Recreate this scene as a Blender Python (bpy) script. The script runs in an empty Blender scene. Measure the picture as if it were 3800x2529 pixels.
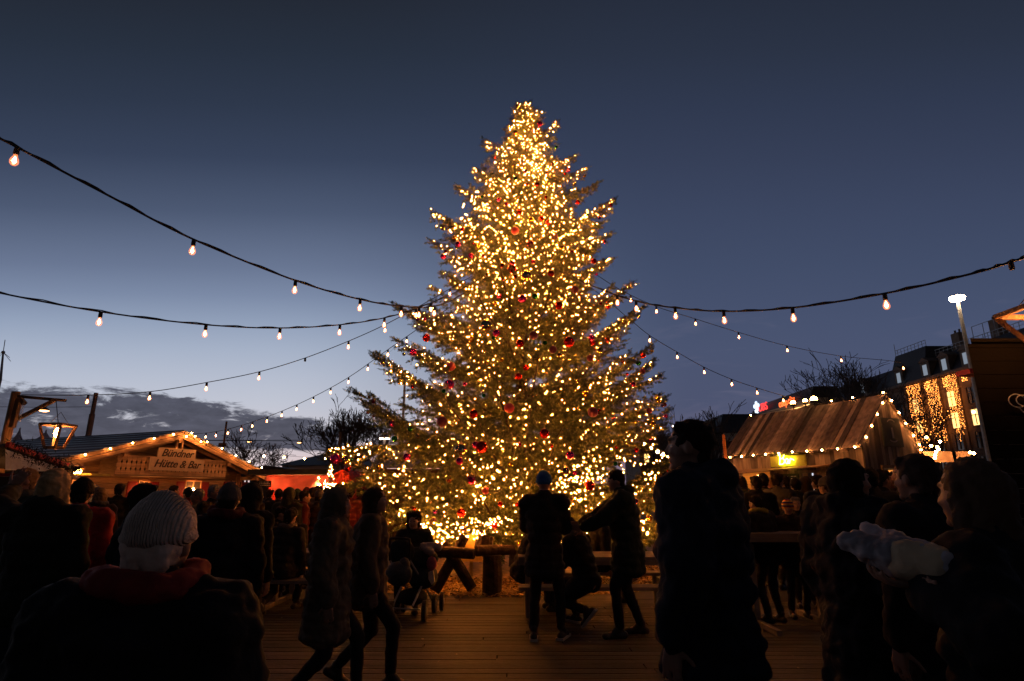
import bpy, math, random
import numpy as np
from mathutils import Vector, Matrix, Quaternion, noise
R = math.radians
rnd = random.Random(7)
scene = bpy.context.scene
COL = scene.collection

# ------------------------------------------------------------------ camera and pixel helpers
EYE = 1.55
FPX = 2150.0
PITCH = math.atan((1830 - 1264.5) / FPX)
CP, SP = math.cos(PITCH), math.sin(PITCH)
cam_d = bpy.data.cameras.new('camera')
cam_d.sensor_width = 36.0
cam_d.lens = 36.0 * FPX / 3800.0
cam_d.clip_start = 0.05
cam_d.clip_end = 3000
cam = bpy.data.objects.new('camera', cam_d)
COL.objects.link(cam)
cam.location = (0, 0, EYE)
cam.rotation_euler = (math.pi / 2 + PITCH, 0, 0)
scene.camera = cam

def ray(px, py):
    u, v = px - 1900.0, py - 1264.5
    return Vector((u, FPX * CP + v * SP, FPX * SP - v * CP))
def P(px, py, Y):
    r = ray(px, py); k = Y / r.y
    return Vector((r.x * k, Y, EYE + r.z * k))
def onX(px, py, X):
    r = ray(px, py); k = X / r.x
    return Vector((X, r.y * k, EYE + r.z * k))
def onZ(px, py, z=0.0):
    r = ray(px, py); k = (z - EYE) / r.z
    return Vector((r.x * k, r.y * k, z))

# ------------------------------------------------------------------ materials
MATS = {}
def nt(name):
    m = bpy.data.materials.new(name); m.use_nodes = True
    n = m.node_tree.nodes; l = m.node_tree.links
    return m, n, l, n['Principled BSDF']
def mat(name, col, rough=0.7, metal=0.0, var=0.25, scale=6.0, bump=0.15, bscale=40.0, spec=0.4, tone=False, stretch=None):
    if name in MATS: return MATS[name]
    m, n, l, b = nt(name)
    tc = n.new('ShaderNodeTexCoord')
    src = tc.outputs['Object']
    if stretch:
        mp = n.new('ShaderNodeMapping'); mp.inputs['Scale'].default_value = stretch
        l.new(src, mp.inputs['Vector']); src = mp.outputs['Vector']
    nz = n.new('ShaderNodeTexNoise'); nz.inputs['Scale'].default_value = scale
    nz.inputs['Detail'].default_value = 5; l.new(src, nz.inputs['Vector'])
    mr = n.new('ShaderNodeMapRange'); mr.inputs['From Min'].default_value = 0.3; mr.inputs['From Max'].default_value = 0.7
    mr.inputs['To Min'].default_value = 1 - var; mr.inputs['To Max'].default_value = 1 + var
    l.new(nz.outputs['Fac'], mr.inputs['Value'])
    mx = n.new('ShaderNodeMix'); mx.data_type = 'RGBA'; mx.blend_type = 'MULTIPLY'; mx.inputs['Factor'].default_value = 1
    mx.inputs['A'].default_value = (*col, 1)
    l.new(mr.outputs['Result'], mx.inputs['B'])
    out = mx.outputs['Result']
    if tone:
        at = n.new('ShaderNodeAttribute'); at.attribute_name = 'tone'
        m2 = n.new('ShaderNodeMix'); m2.data_type = 'RGBA'; m2.blend_type = 'MULTIPLY'; m2.inputs['Factor'].default_value = 1
        l.new(out, m2.inputs['A']); l.new(at.outputs['Fac'], m2.inputs['B']); out = m2.outputs['Result']
    l.new(out, b.inputs['Base Color'])
    b.inputs['Roughness'].default_value = rough; b.inputs['Metallic'].default_value = metal
    b.inputs['Specular IOR Level'].default_value = spec
    if bump:
        nb = n.new('ShaderNodeTexNoise'); nb.inputs['Scale'].default_value = bscale; nb.inputs['Detail'].default_value = 4
        l.new(src, nb.inputs['Vector'])
        bp = n.new('ShaderNodeBump'); bp.inputs['Strength'].default_value = bump; bp.inputs['Distance'].default_value = 0.02
        l.new(nb.outputs['Fac'], bp.inputs['Height']); l.new(bp.outputs['Normal'], b.inputs['Normal'])
    MATS[name] = m
    return m
def emis(name, col, s, base=(0.8, 0.7, 0.5)):
    if name in MATS: return MATS[name]
    m, n, l, b = nt(name)
    b.inputs['Base Color'].default_value = (*base, 1)
    b.inputs['Emission Color'].default_value = (*col, 1)
    b.inputs['Emission Strength'].default_value = s
    MATS[name] = m
    return m
def cloth(col, key=None):
    key = key or 'cloth_%02x%02x%02x' % tuple(min(255, int(c * 600)) for c in col)
    return mat(key, col, rough=0.85, var=0.35, scale=5, bump=0.7, bscale=9, spec=0.25)
def knit(col):
    key = 'knit_%02x%02x%02x' % tuple(min(255, int(c * 600)) for c in col)
    if key in MATS: return MATS[key]
    m = mat(key, col, rough=.9, var=.3, scale=9, bump=.4, bscale=60, spec=.2); n = m.node_tree.nodes; l = m.node_tree.links
    wv = n.new('ShaderNodeTexWave'); wv.bands_direction = 'X'; wv.inputs['Scale'].default_value = 42; wv.inputs['Distortion'].default_value = 1.5
    tc = n.new('ShaderNodeTexCoord'); l.new(tc.outputs['Object'], wv.inputs['Vector'])
    bp = n.new('ShaderNodeBump'); bp.inputs['Strength'].default_value = 1; bp.inputs['Distance'].default_value = .006
    l.new(wv.outputs['Fac'], bp.inputs['Height']); b = n['Principled BSDF']; old = b.inputs['Normal'].links[0].from_socket
    l.new(old, bp.inputs['Normal']); l.new(bp.outputs['Normal'], b.inputs['Normal']); return m
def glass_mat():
    if 'halo_glass' in MATS: return MATS['halo_glass']
    m, n, l, b = nt('halo_glass')
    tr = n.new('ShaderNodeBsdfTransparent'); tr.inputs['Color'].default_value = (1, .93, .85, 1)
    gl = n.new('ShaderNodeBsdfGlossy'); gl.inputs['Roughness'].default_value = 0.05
    em = n.new('ShaderNodeEmission'); em.inputs['Color'].default_value = (1, .26, .10, 1); em.inputs['Strength'].default_value = .55  # orange glow added to the glass as a halo round the filament
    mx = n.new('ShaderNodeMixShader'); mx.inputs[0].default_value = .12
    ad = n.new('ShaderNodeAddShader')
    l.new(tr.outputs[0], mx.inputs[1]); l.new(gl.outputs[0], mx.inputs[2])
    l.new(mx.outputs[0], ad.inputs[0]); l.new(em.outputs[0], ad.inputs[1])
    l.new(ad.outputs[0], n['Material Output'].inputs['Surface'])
    MATS['halo_glass'] = m
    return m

WOOD_DARK = mat('weathered_dark_wood', (.075, .045, .028), rough=.8, var=.4, scale=7, bump=.5, bscale=25, stretch=(1, 1, .25))
LOG = mat('log_bark', (.06, .035, .02), rough=.9, var=.5, scale=9, bump=.9, bscale=22)
POST = mat('pale_post_wood', (.20, .11, .055), rough=.75, var=.35, scale=5, bump=.5, bscale=18, stretch=(3, 3, .5))
PINE = mat('pine_boards', (.44, .25, .12), rough=.7, var=.3, scale=4, bump=.4, bscale=25, tone=True, stretch=(.6, 1, 6))
PINE_SIGN = mat('pale_sign_board', (.62, .42, .26), rough=.65, var=.12, scale=5, bump=.15, bscale=20)
TABLE = mat('grey_table_wood', (.22, .17, .13), rough=.7, var=.3, scale=4, bump=.4, bscale=20, stretch=(1, 8, 1))
RECLAIM = mat('reclaimed_planks', (.19, .14, .11), rough=.8, var=.4, scale=3, bump=.5, bscale=22, tone=True, stretch=(3, 3, .6))
SLATE = mat('slate_roof', (.032, .028, .034), rough=.6, var=.35, scale=5, bump=.4, bscale=14)
METALROOF = mat('sheet_roofing', (.085, .08, .10), rough=.5, var=.25, scale=2, bump=.2, bscale=6)
BLACK = mat('black_paint', (.012, .012, .013), rough=.6, var=.1, bump=.05)
RUBBER = mat('black_rubber', (.018, .018, .018), rough=.55, var=.1, bump=.05)
CABLE = mat('black_cable', (.012, .012, .012), rough=.6, var=.05, bump=0)
STEEL = mat('painted_steel', (.30, .30, .31), rough=.45, metal=.3, var=.15, bump=.05)
RED = mat('red_paint', (.30, .016, .012), rough=.6, var=.2, bump=.1)
REDCANVAS = mat('red_canvas', (.30, .02, .012), rough=.85, var=.2, bump=.3, bscale=6)
SKIN = mat('skin', (.34, .18, .12), rough=.55, var=.1, bump=.05)
BROWM = mat('brow', (.16, .09, .06), rough=.7, bump=0)
EYEM = mat('eye_dark', (.04, .028, .022), rough=.3, var=.05, bump=0)
LIPM = mat('lip', (.30, .12, .09), rough=.5, var=.05, bump=0)
STONE = mat('facade_stone', (.22, .16, .12), rough=.85, var=.2, scale=1.5, bump=.2, bscale=5)
PLASTER = mat('pale_plaster', (.42, .42, .45), rough=.85, var=.1, scale=1, bump=.1)
DARKGLASS = mat('window_glass', (.02, .025, .035), rough=.08, var=.05, bump=0, spec=.6)
BARK = mat('grey_bark', (.07, .05, .045), rough=.9, var=.3, bump=.3)
WARM = (1.0, .62, .24)
BULB = emis('warm_filament', (1.0, .36, .09), 220)
LED = emis('warm_light_bulb', (1.0, .30, .04), 800)
FIL = emis('festoon_filament', (1.0, .36, .12), 70)
LITWIN = emis('lit_window', (1.0, .62, .20), 2.2)
LITWIN2 = emis('pale_lit_window', (.85, .9, .62), .8)

# ------------------------------------------------------------------ mesh builder
def wmat(o):
    m_ = o.matrix_basis.copy()
    while o.parent is not None: o = o.parent; m_ = o.matrix_basis @ m_
    return m_
class MB:
    def __init__(s): s.v = []; s.f = []; s.m = []; s.t = []
    def add(s, vs, fs, m=0, t=1.0):
        o = len(s.v); s.v.extend([tuple(v) for v in vs])
        for f in fs:
            s.f.append([i + o for i in f]); s.m.append(m); s.t.append(t)
    def hexa(s, p, m=0, t=1.0):          # p: bottom 4 ccw, top 4 ccw
        s.add(p, [(3, 2, 1, 0), (4, 5, 6, 7), (0, 1, 5, 4), (1, 2, 6, 5), (2, 3, 7, 6), (3, 0, 4, 7)], m, t)
    def box(s, x0, x1, y0, y1, z0, z1, m=0, t=1.0):
        s.hexa([(x0, y0, z0), (x1, y0, z0), (x1, y1, z0), (x0, y1, z0), (x0, y0, z1), (x1, y0, z1), (x1, y1, z1), (x0, y1, z1)], m, t)
    def beam(s, a, b, w, h, m=0, t=1.0, up=(0, 0, 1)):
        a, b = Vector(a), Vector(b); d = (b - a).normalized(); u = Vector(up)
        if abs(d.dot(u)) > .98: u = Vector((0, 1, 0))
        r = d.cross(u).normalized() * (w / 2); u = r.cross(d).normalized() * (h / 2)
        s.hexa([a - r - u, a + r - u, b + r - u, b - r - u, a - r + u, a + r + u, b + r + u, b - r + u], m, t)
    def prism(s, poly, off, m=0, t=1.0):  # polygon of 3D points, extruded by vector
        n = len(poly); off = Vector(off)
        vs = [Vector(p) for p in poly] + [Vector(p) + off for p in poly]
        fs = [tuple(range(n))[::-1], tuple(range(n, 2 * n))] + [(i, (i + 1) % n, n + (i + 1) % n, n + i) for i in range(n)]
        s.add(vs, fs, m, t)
    def tube(s, pts, rad, n=8, m=0, t=1.0, cap=True):
        pts = [Vector(p) for p in pts]
        if not hasattr(rad, '__len__'): rad = [rad] * len(pts)
        rings = []; prev = None
        for i, p in enumerate(pts):
            d = (pts[min(i + 1, len(pts) - 1)] - pts[max(i - 1, 0)])
            if d.length < 1e-9: d = Vector((0, 0, 1))
            d.normalize()
            a = prev if prev is not None else (Vector((1, 0, 0)) if abs(d.x) < .9 else Vector((0, 1, 0)))
            a = (a - d * a.dot(d))
            if a.length < 1e-6: a = d.orthogonal()
            a.normalize(); prev = a; b = d.cross(a)
            rings.append([p + (a * math.cos(2 * math.pi * k / n) + b * math.sin(2 * math.pi * k / n)) * rad[i] for k in range(n)])
        vs = [v for r in rings for v in r]; fs = []
        for i in range(len(pts) - 1):
            for k in range(n):
                fs.append((i * n + k, i * n + (k + 1) % n, (i + 1) * n + (k + 1) % n, (i + 1) * n + k))
        if cap: fs += [tuple(range(n))[::-1], tuple(range((len(pts) - 1) * n, len(pts) * n))]
        s.add(vs, fs, m, t)
    def cap(s, a, b, ra, rb=None, n=12, m=0, flat=None):     # tapered capsule
        a, b = Vector(a), Vector(b); rb = ra if rb is None else rb
        d = b - a; L = d.length
        d = d / L if L > 1e-6 else Vector((0, 0, 1))
        pts = []; rr = []
        for k in (85, 60, 35, 12): pts.append(a - d * ra * math.sin(R(k))); rr.append(ra * math.cos(R(k)))
        for k in (12, 35, 60, 85): pts.append(b + d * rb * math.sin(R(k))); rr.append(rb * math.cos(R(k)))
        s.tube(pts, rr, n, m)
    def ball(s, c, rx, ry=None, rz=None, rot=None, n=14, m=0, t=1.0):
        ry = rx if ry is None else ry; rz = rx if rz is None else rz; c = Vector(c)
        vs = []; h = n // 2
        for i in range(h + 1):
            th = math.pi * i / h
            for k in range(n):
                ph = 2 * math.pi * k / n
                v = Vector((rx * math.sin(th) * math.cos(ph), ry * math.sin(th) * math.sin(ph), rz * math.cos(th)))
                if rot is not None: v = rot @ v
                vs.append(c + v)
        fs = []
        for i in range(h):
            for k in range(n):
                a, b_, c_, d_ = i * n + k, i * n + (k + 1) % n, (i + 1) * n + (k + 1) % n, (i + 1) * n + k
                if i == 0: fs.append((a, d_, c_))
                elif i == h - 1: fs.append((a, d_, b_))
                else: fs.append((a, d_, c_, b_))
        if 1: s.add(vs, fs, m, t)
    def lathe(s, prof, c=(0, 0, 0), n=16, m=0, t=1.0):       # [(r,z)]
        c = Vector(c)
        s.tube([c + Vector((0, 0, z)) for r, z in prof], [max(r, 1e-4) for r, z in prof], n, m, t)
    def build(s, name, mats, parent=None, world=True, smooth=False, loc=None):
        me = bpy.data.meshes.new(name)
        off = Vector((0, 0, 0))
        if parent is not None and world:
            inv = wmat(parent).inverted(); vs = [inv @ Vector(v) for v in s.v]
        elif loc is not None:
            off = Vector(loc); vs = [Vector(v) - off for v in s.v]
        else: vs = s.v
        me.from_pydata(vs, [], s.f); me.update()
        if not isinstance(mats, (list, tuple)): mats = [mats]
        for m in mats: me.materials.append(m)
        if len(mats) > 1: me.polygons.foreach_set('material_index', s.m)
        if any(abs(t - 1) > 1e-4 for t in s.t) or any(m.name in ('pine_boards', 'reclaimed_planks') for m in mats):
            a = me.attributes.new('tone', 'FLOAT', 'FACE'); a.data.foreach_set('value', s.t)
        if smooth: me.polygons.foreach_set('use_smooth', [True] * len(me.polygons))
        o = bpy.data.objects.new(name, me); COL.objects.link(o)
        if parent is not None: o.parent = parent
        elif loc is not None: o.location = off
        return o

def tag(o, label=None, cat=None, group=None, kind=None):
    if label: o['label'] = label
    if cat: o['category'] = cat
    if group: o['group'] = group
    if kind: o['kind'] = kind
    return o
def thing(name, label, cat, loc=(0, 0, 0), rz=0.0, group=None, sc=1.0):
    o = bpy.data.objects.new(name, None); COL.objects.link(o)
    o.empty_display_size = .2
    o.location = loc; o.rotation_euler = (0, 0, rz); o.scale = (sc, sc, sc)
    o.matrix_basis = Matrix.Translation(Vector(loc)) @ Matrix.Rotation(rz, 4, 'Z') @ Matrix.Scale(sc, 4)
    return tag(o, label, cat, group)
def copy_tree(o, parent=None):
    c = o.copy(); COL.objects.link(c); c.parent = parent
    for ch in list(o.children): copy_tree(ch, c)
    return c
def text_mesh(body, size, extr=.01, shear=0.0, bold=0.0, spacing=1.0, align='CENTER'):
    cu = bpy.data.curves.new('txt', 'FONT'); cu.body = body; cu.size = size; cu.extrude = extr
    cu.shear = shear; cu.offset = bold; cu.space_character = spacing; cu.align_x = align; cu.align_y = 'CENTER'
    cu.resolution_u = 3
    o = bpy.data.objects.new('txt', cu); COL.objects.link(o)
    dg = bpy.context.evaluated_depsgraph_get(); dg.update()
    me = bpy.data.meshes.new_from_object(o.evaluated_get(dg))
    bpy.data.objects.remove(o); bpy.data.curves.remove(cu)
    return me
def place_text(name, me, m, parent, matrix_world, sx=1.0, sy=1.0):
    me.materials.clear(); me.materials.append(m)
    mw = matrix_world @ Matrix.Diagonal((sx, sy, 1, 1))
    if parent is not None: mw = wmat(parent).inverted() @ mw
    me.transform(mw)
    o = bpy.data.objects.new(name, me); COL.objects.link(o)
    if parent is not None: o.parent = parent
    return o
def axes(o, x, y):
    x = Vector(x).normalized(); z = x.cross(Vector(y)).normalized(); y = z.cross(x)
    return Matrix(((x.x, y.x, z.x, o[0]), (x.y, y.y, z.y, o[1]), (x.z, y.z, z.z, o[2]), (0, 0, 0, 1)))

# ------------------------------------------------------------------ dusk sky
w = bpy.data.worlds.new('World'); scene.world = w; w.use_nodes = True
n = w.node_tree.nodes; l = w.node_tree.links
def srgb(c): return tuple(((x / 255) / 12.92 if x / 255 <= .04045 else ((x / 255 + .055) / 1.055) ** 2.4) for x in c)
def MA(op, a, b=None, c=None):
    m = n.new('ShaderNodeMath'); m.operation = op
    for i, x in enumerate((a, b, c)):
        if x is None: continue
        if isinstance(x, (int, float)): m.inputs[i].default_value = x
        else: l.new(x, m.inputs[i])
    return m.outputs[0]
def SM(v, a, b):
    m = n.new('ShaderNodeMapRange'); m.interpolation_type = 'SMOOTHSTEP'
    l.new(v, m.inputs['Value']); m.inputs['From Min'].default_value = a; m.inputs['From Max'].default_value = b
    return m.outputs['Result']
def MIX(f, a, b):
    m = n.new('ShaderNodeMix'); m.data_type = 'RGBA'
    for s_, x in (('Factor', f), ('A', a), ('B', b)):
        if isinstance(x, tuple): m.inputs[s_].default_value = (*x, 1)
        elif isinstance(x, (int, float)): m.inputs[s_].default_value = x
        else: l.new(x, m.inputs[s_])
    return m.outputs['Result']
tc = n.new('ShaderNodeTexCoord'); sx = n.new('ShaderNodeSeparateXYZ'); l.new(tc.outputs['Generated'], sx.inputs[0])
DEG = 180 / math.pi
az = MA('MULTIPLY', MA('ARCTAN2', sx.outputs['X'], sx.outputs['Y']), DEG)
el = MA('MULTIPLY', MA('ARCSINE', sx.outputs['Z']), DEG)
def ramp(v, stops, mx=60.0):
    r = n.new('ShaderNodeValToRGB'); r.color_ramp.interpolation = 'B_SPLINE' if 0 else 'LINEAR'
    es = r.color_ramp.elements
    while len(es) > 1: es.remove(es[-1])
    es[0].position = 0; es[0].color = (*srgb(stops[0][1]), 1)
    for d, c in stops[1:]:
        e = es.new(d / mx); e.color = (*srgb(c), 1)
    l.new(MA('DIVIDE', v, mx), r.inputs[0])
    return r.outputs[0]
ev = MA('MULTIPLY', MA('ARCTAN2', sx.outputs['Z'], MA('SQRT', MA('ADD', MA('MULTIPLY', MA('MULTIPLY', sx.outputs['X'], sx.outputs['X']), .09), MA('MULTIPLY', sx.outputs['Y'], sx.outputs['Y'])))), DEG)
LEFT = ramp(ev, [(0, (236, 204, 194)), (3, (228, 208, 210)), (6, (210, 207, 217)), (8.5, (198, 202, 216)), (11, (186, 194, 212)), (13.7, (170, 182, 204)), (16.4, (149, 164, 190)), (19, (126, 141, 170)), (21.7, (107, 121, 150)), (27, (76, 89, 116)), (32, (53, 65, 90)), (36.6, (42, 53, 74)), (41, (34, 44, 61)), (45, (29, 36, 50)), (60, (20, 25, 37))])
RIGHT = ramp(ev, [(0, (112, 94, 114)), (5.8, (84, 86, 114)), (8.4, (77, 84, 113)), (13.7, (74, 84, 114)), (16.4, (71, 82, 112)), (21.7, (64, 76, 105)), (27, (58, 69, 97)), (32, (51, 61, 87)), (36.6, (44, 54, 78)), (41, (38, 47, 67)), (45, (33, 41, 59)), (60, (22, 28, 42))])
side = SM(az, -24, 18)
sky = MIX(side, LEFT, RIGHT)
sky = MIX(.07, sky, (.082, .092, .098))
def NOISE(sa, se, scale, detail=8, rough=.55, dist=0.0, off=0.0):
    cb = n.new('ShaderNodeCombineXYZ'); l.new(MA('MULTIPLY', az, sa), cb.inputs[0]); l.new(MA('MULTIPLY', el, se), cb.inputs[1]); cb.inputs[2].default_value = off
    z = n.new('ShaderNodeTexNoise'); z.inputs['Scale'].default_value = scale; z.inputs['Detail'].default_value = detail
    z.inputs['Roughness'].default_value = rough; z.inputs['Distortion'].default_value = dist
    l.new(cb.outputs[0], z.inputs['Vector']); return z.outputs['Fac']
nz = NOISE(.13, .42, 2.0, 10, .68, .5, 3.3)
# a low bank of cloud on the left horizon
top = MA('ADD', MA('MULTIPLY', SM(az, -34, -14), -1.8), 9.0)
band = MA('MULTIPLY', SM(el, 2.6, 4.4), MA('SUBTRACT', 1.0, SM(MA('SUBTRACT', el, top), -2.2, 1.0)))
band = MA('MULTIPLY', band, MA('SUBTRACT', 1.0, SM(az, -18, -10)))
band = MA('MULTIPLY', band, SM(az, -80, -50))
dens = SM(MA('ADD', nz, MA('MULTIPLY', band, .56)), .82, .98)
n2 = NOISE(.3, .7, 2.0, 6, .6, .3, 9.1)
ccol = MIX(n2, srgb((34, 37, 50)), srgb((92, 93, 110)))
sky = MIX(MA('MULTIPLY', dens, .95), sky, ccol)
# thin high streaks
n3 = NOISE(.06, .35, 1.6, 6, .6, .6, 21.0)
st = MA('MULTIPLY', SM(n3, .52, .75), MA('MULTIPLY', SM(el, 4, 9), MA('SUBTRACT', 1.0, SM(el, 13, 18))))
sky = MIX(MA('MULTIPLY', MA('MULTIPLY', st, SM(az, 0, 20)), .14), sky, srgb((150, 140, 160)))
sky = MIX(SM(sx.outputs['Y'], -.35, .25), (.010, .012, .018), sky)
bg = n['Background']; l.new(sky, bg.inputs['Color']); bg.inputs['Strength'].default_value = 1.0

sun_d = bpy.data.lights.new('sun', 'SUN'); sun_d.energy = 0.03; sun_d.angle = R(30); sun_d.color = (1, .8, .75)
sun = bpy.data.objects.new('sun', sun_d); COL.objects.link(sun); sun.rotation_euler = (R(82), 0, R(38))

# ------------------------------------------------------------------ ground
m, n_, l_, b_ = nt('wet_paving'); MATS['wet_paving'] = m
GROUNDM = mat('asphalt', (.05, .045, .042), rough=.8, var=.3, scale=1.5, bump=.3, bscale=30)
g = MB(); g.add([(-900, -60, 0), (900, -60, 0), (900, 1500, 0), (-900, 1500, 0)], [(0, 1, 2, 3)])
tag(g.build('ground', GROUNDM), kind='structure')
DECKM = mat('deck_boards', (.042, .031, .025), rough=.7, var=.75, scale=1.3, bump=.7, bscale=20, tone=True, stretch=(.5, 4, 1))
d = MB()
y = -1.2
while y < 9.35:
    x = -9 - rnd.random() * 2
    while x < 9:
        L = 2.4 + rnd.random() * 1.6
        d.box(x, min(x + L - .012, 9.5), y, y + .135, .004, .03 + rnd.uniform(0, .003), t=rnd.uniform(.65, 1.25)); x += L
    y += .145
tag(d.build('wooden_deck', DECKM), kind='structure')

lt = MB()
for k in range(70):
    x, y = rnd.uniform(-3.5, 3.5), rnd.uniform(2.5, 9.2); s = rnd.uniform(.008, .03); q = rnd.uniform(0, 6.28); dx, dy = math.cos(q) * s, math.sin(q) * s * .6
    lt.add([(x - dx, y - dy, .035), (x + dy, y - dx, .037), (x + dx, y + dy, .035 + s * .4), (x - dy, y + dx, .036)], [(0, 1, 2, 3)])
tag(lt.build('litter', mat('pale_litter', (.22, .17, .12), rough=.8, var=.6, scale=30)), 'small bits of leaf and paper litter scattered on the deck', 'litter', kind='stuff')
# wood chips round the tree
CH = mat('wood_chips', (.46, .28, .08), rough=.8, var=.5, scale=8, bump=.3, tone=True)
c = MB()
ring = [(math.cos(a) * (4.05 + .25 * math.sin(a * 7)) - .1, 13.3 + math.sin(a) * (3.7 + .15 * math.sin(a * 5))) for a in [2 * math.pi * k / 40 for k in range(40)]]
c.add([(x, y, .008) for x, y in ring], [tuple(range(40))])
for k in range(9000):
    a = rnd.uniform(math.pi, 2 * math.pi); r = math.sqrt(rnd.uniform(.25, 1)) * 4.1
    x, y = r * math.cos(a) - .1, 13.3 + r * math.sin(a) * .94
    s = rnd.uniform(.02, .055); q = rnd.uniform(0, 6.28); dx, dy = math.cos(q) * s, math.sin(q) * s; z = .012 + rnd.random() * .05
    c.add([(x - dx, y - dy, z), (x + dy * .4, y - dx * .4, z + rnd.uniform(-.01, .03)), (x + dx, y + dy, z + rnd.uniform(0, .035)), (x - dy * .4, y + dx * .4, z)], [(0, 1, 2, 3)], 0, rnd.uniform(.35, 1.3))
tag(c.build('wood_chips', CH), 'bed of yellow wood chips and leaves under the lit fir tree', 'wood chips', kind='stuff')

# ------------------------------------------------------------------ the Christmas tree
TY = 13.4
TX = P(1925, 1000, TY).x
prof = [(0.3, 2.6), (0.9, 3.5), (1.7, 4.05), (2.4, 3.9), (3.8, 3.4), (4.7, 3.2), (5.9, 2.75), (6.5, 2.4), (8.3, 1.95), (9.3, 1.4), (10.4, .72), (11.2, .24), (11.8, .04)]
def rad_at(z):
    for (z0, r0), (z1, r1) in zip(prof, prof[1:]):
        if z <= z1: return r0 + (r1 - r0) * max(0, (z - z0)) / (z1 - z0)
    return .03
top_z = P(1950, 385, TY).z
def trunk_pt(z): return Vector((TX + .18 * z / top_z, TY, z))
tree = thing('christmas_tree', 'tall fir covered in warm fairy lights and baubles at the middle of the market', 'christmas tree', (TX, TY, 0))
tk = MB(); tk.tube([trunk_pt(z) for z in (0, 1, 3, 6, 9, top_z - .1)], [.24, .2, .16, .11, .06, .012], 12)
tk.build('trunk', BARK, tree)
limbs = []      # (list of points)
def limb(tip, z0, rise):
    a = trunk_pt(z0); pts = []
    h = Vector((tip.x - a.x, tip.y - a.y, 0)); L = h.length; N = max(5, int(L / .12))
    for i in range(N + 1):
        t = i / N
        zz = a.z + (tip.z - a.z) * (t ** 1.25) - math.sin(t * math.pi) * rise * L
        p = a + h * t; p.z = zz
        pts.append(p)
    limbs.append(pts)
sil = [(1805, 535), (1710, 705), (1620, 805), (1770, 640), (1610, 905), (1650, 1020), (1480, 1137), (1395, 1322), (1325, 1455), (1360, 1500), (1480, 1270),
       (2058, 475), (2120, 590), (2160, 640), (2200, 692), (2268, 758), (2250, 880), (2180, 930), (2255, 972), (2328, 1062), (2368, 1152), (2405, 1290), (2415, 1345), (2455, 1485), (2500, 1690), (2400, 1560), (1993, 430)]
for px, py in sil:
    tip = P(px, py, TY + rnd.uniform(-.3, .3)); L = abs(tip.x - TX)
    z0_ = max(.5, tip.z - L * rnd.uniform(.28, .5)); limb(tip, z0_, .05)
    for q in (-1, 1):
        if tip.z > 8.8: continue
        a_ = trunk_pt(z0_); t2 = a_ + (tip - a_) * rnd.uniform(.78, .93) + Vector((0, q * rnd.uniform(.25, .6), rnd.uniform(-.22, .05))); limb(t2, z0_ + rnd.uniform(-.15, .1), .06)
k = 0
for i in range(215):
    f = (i + .5) / 215
    zt = .75 + (top_z - 1.0) * (1 - (1 - f) ** .85) if 0 else .7 + (top_z - .9) * f ** 1.15
    a = i * 2.39996 + rnd.uniform(-.3, .3)
    rr = rad_at(zt) * rnd.uniform(.60, 1.0) * (.63 if abs(math.cos(a)) > .66 else 1)
    tip = trunk_pt(zt) + Vector((math.cos(a) * rr, math.sin(a) * rr, 0))
    if zt < 1.7: rise = .02; z0 = zt + rnd.uniform(.1, .5)
    else: rise = .05; z0 = max(.6, zt - rr * rnd.uniform(.2, .45))
    limb(tip, z0, rise)
for i in range(80):
    zt = rnd.uniform(1.2, 9.5); a = -math.pi / 2 + rnd.uniform(-1.3, 1.3); rr = rad_at(zt) * rnd.uniform(.5, .92)
    limb(trunk_pt(zt) + Vector((math.cos(a) * rr, math.sin(a) * rr, 0)), max(.6, zt - rr * rnd.uniform(.0, .4)), .05)
for (px, py, Y) in [(1235, 1672, 10.6), (1285, 1800, 10.3), (1440, 1900, 9.9), (1530, 1990, 9.9), (2505, 1800, 10.8), (2480, 1940, 10.6), (2440, 1990, 10.4), (2300, 1960, 10), (1650, 2010, 10), (2000, 1990, 10.1), (1800, 1960, 9.9), (2140, 1900, 10), (1380, 1760, 11.2), (2360, 1840, 10.2), (1560, 1860, 10.1)]:
    tip = P(px, py, Y); limb(tip, min(tip.z + .7, max(.9, tip.z - .2)), -.06 if px < 1300 else .0)
tree_limb = MB(); fing = []; ledp = []; hang = []
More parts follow.
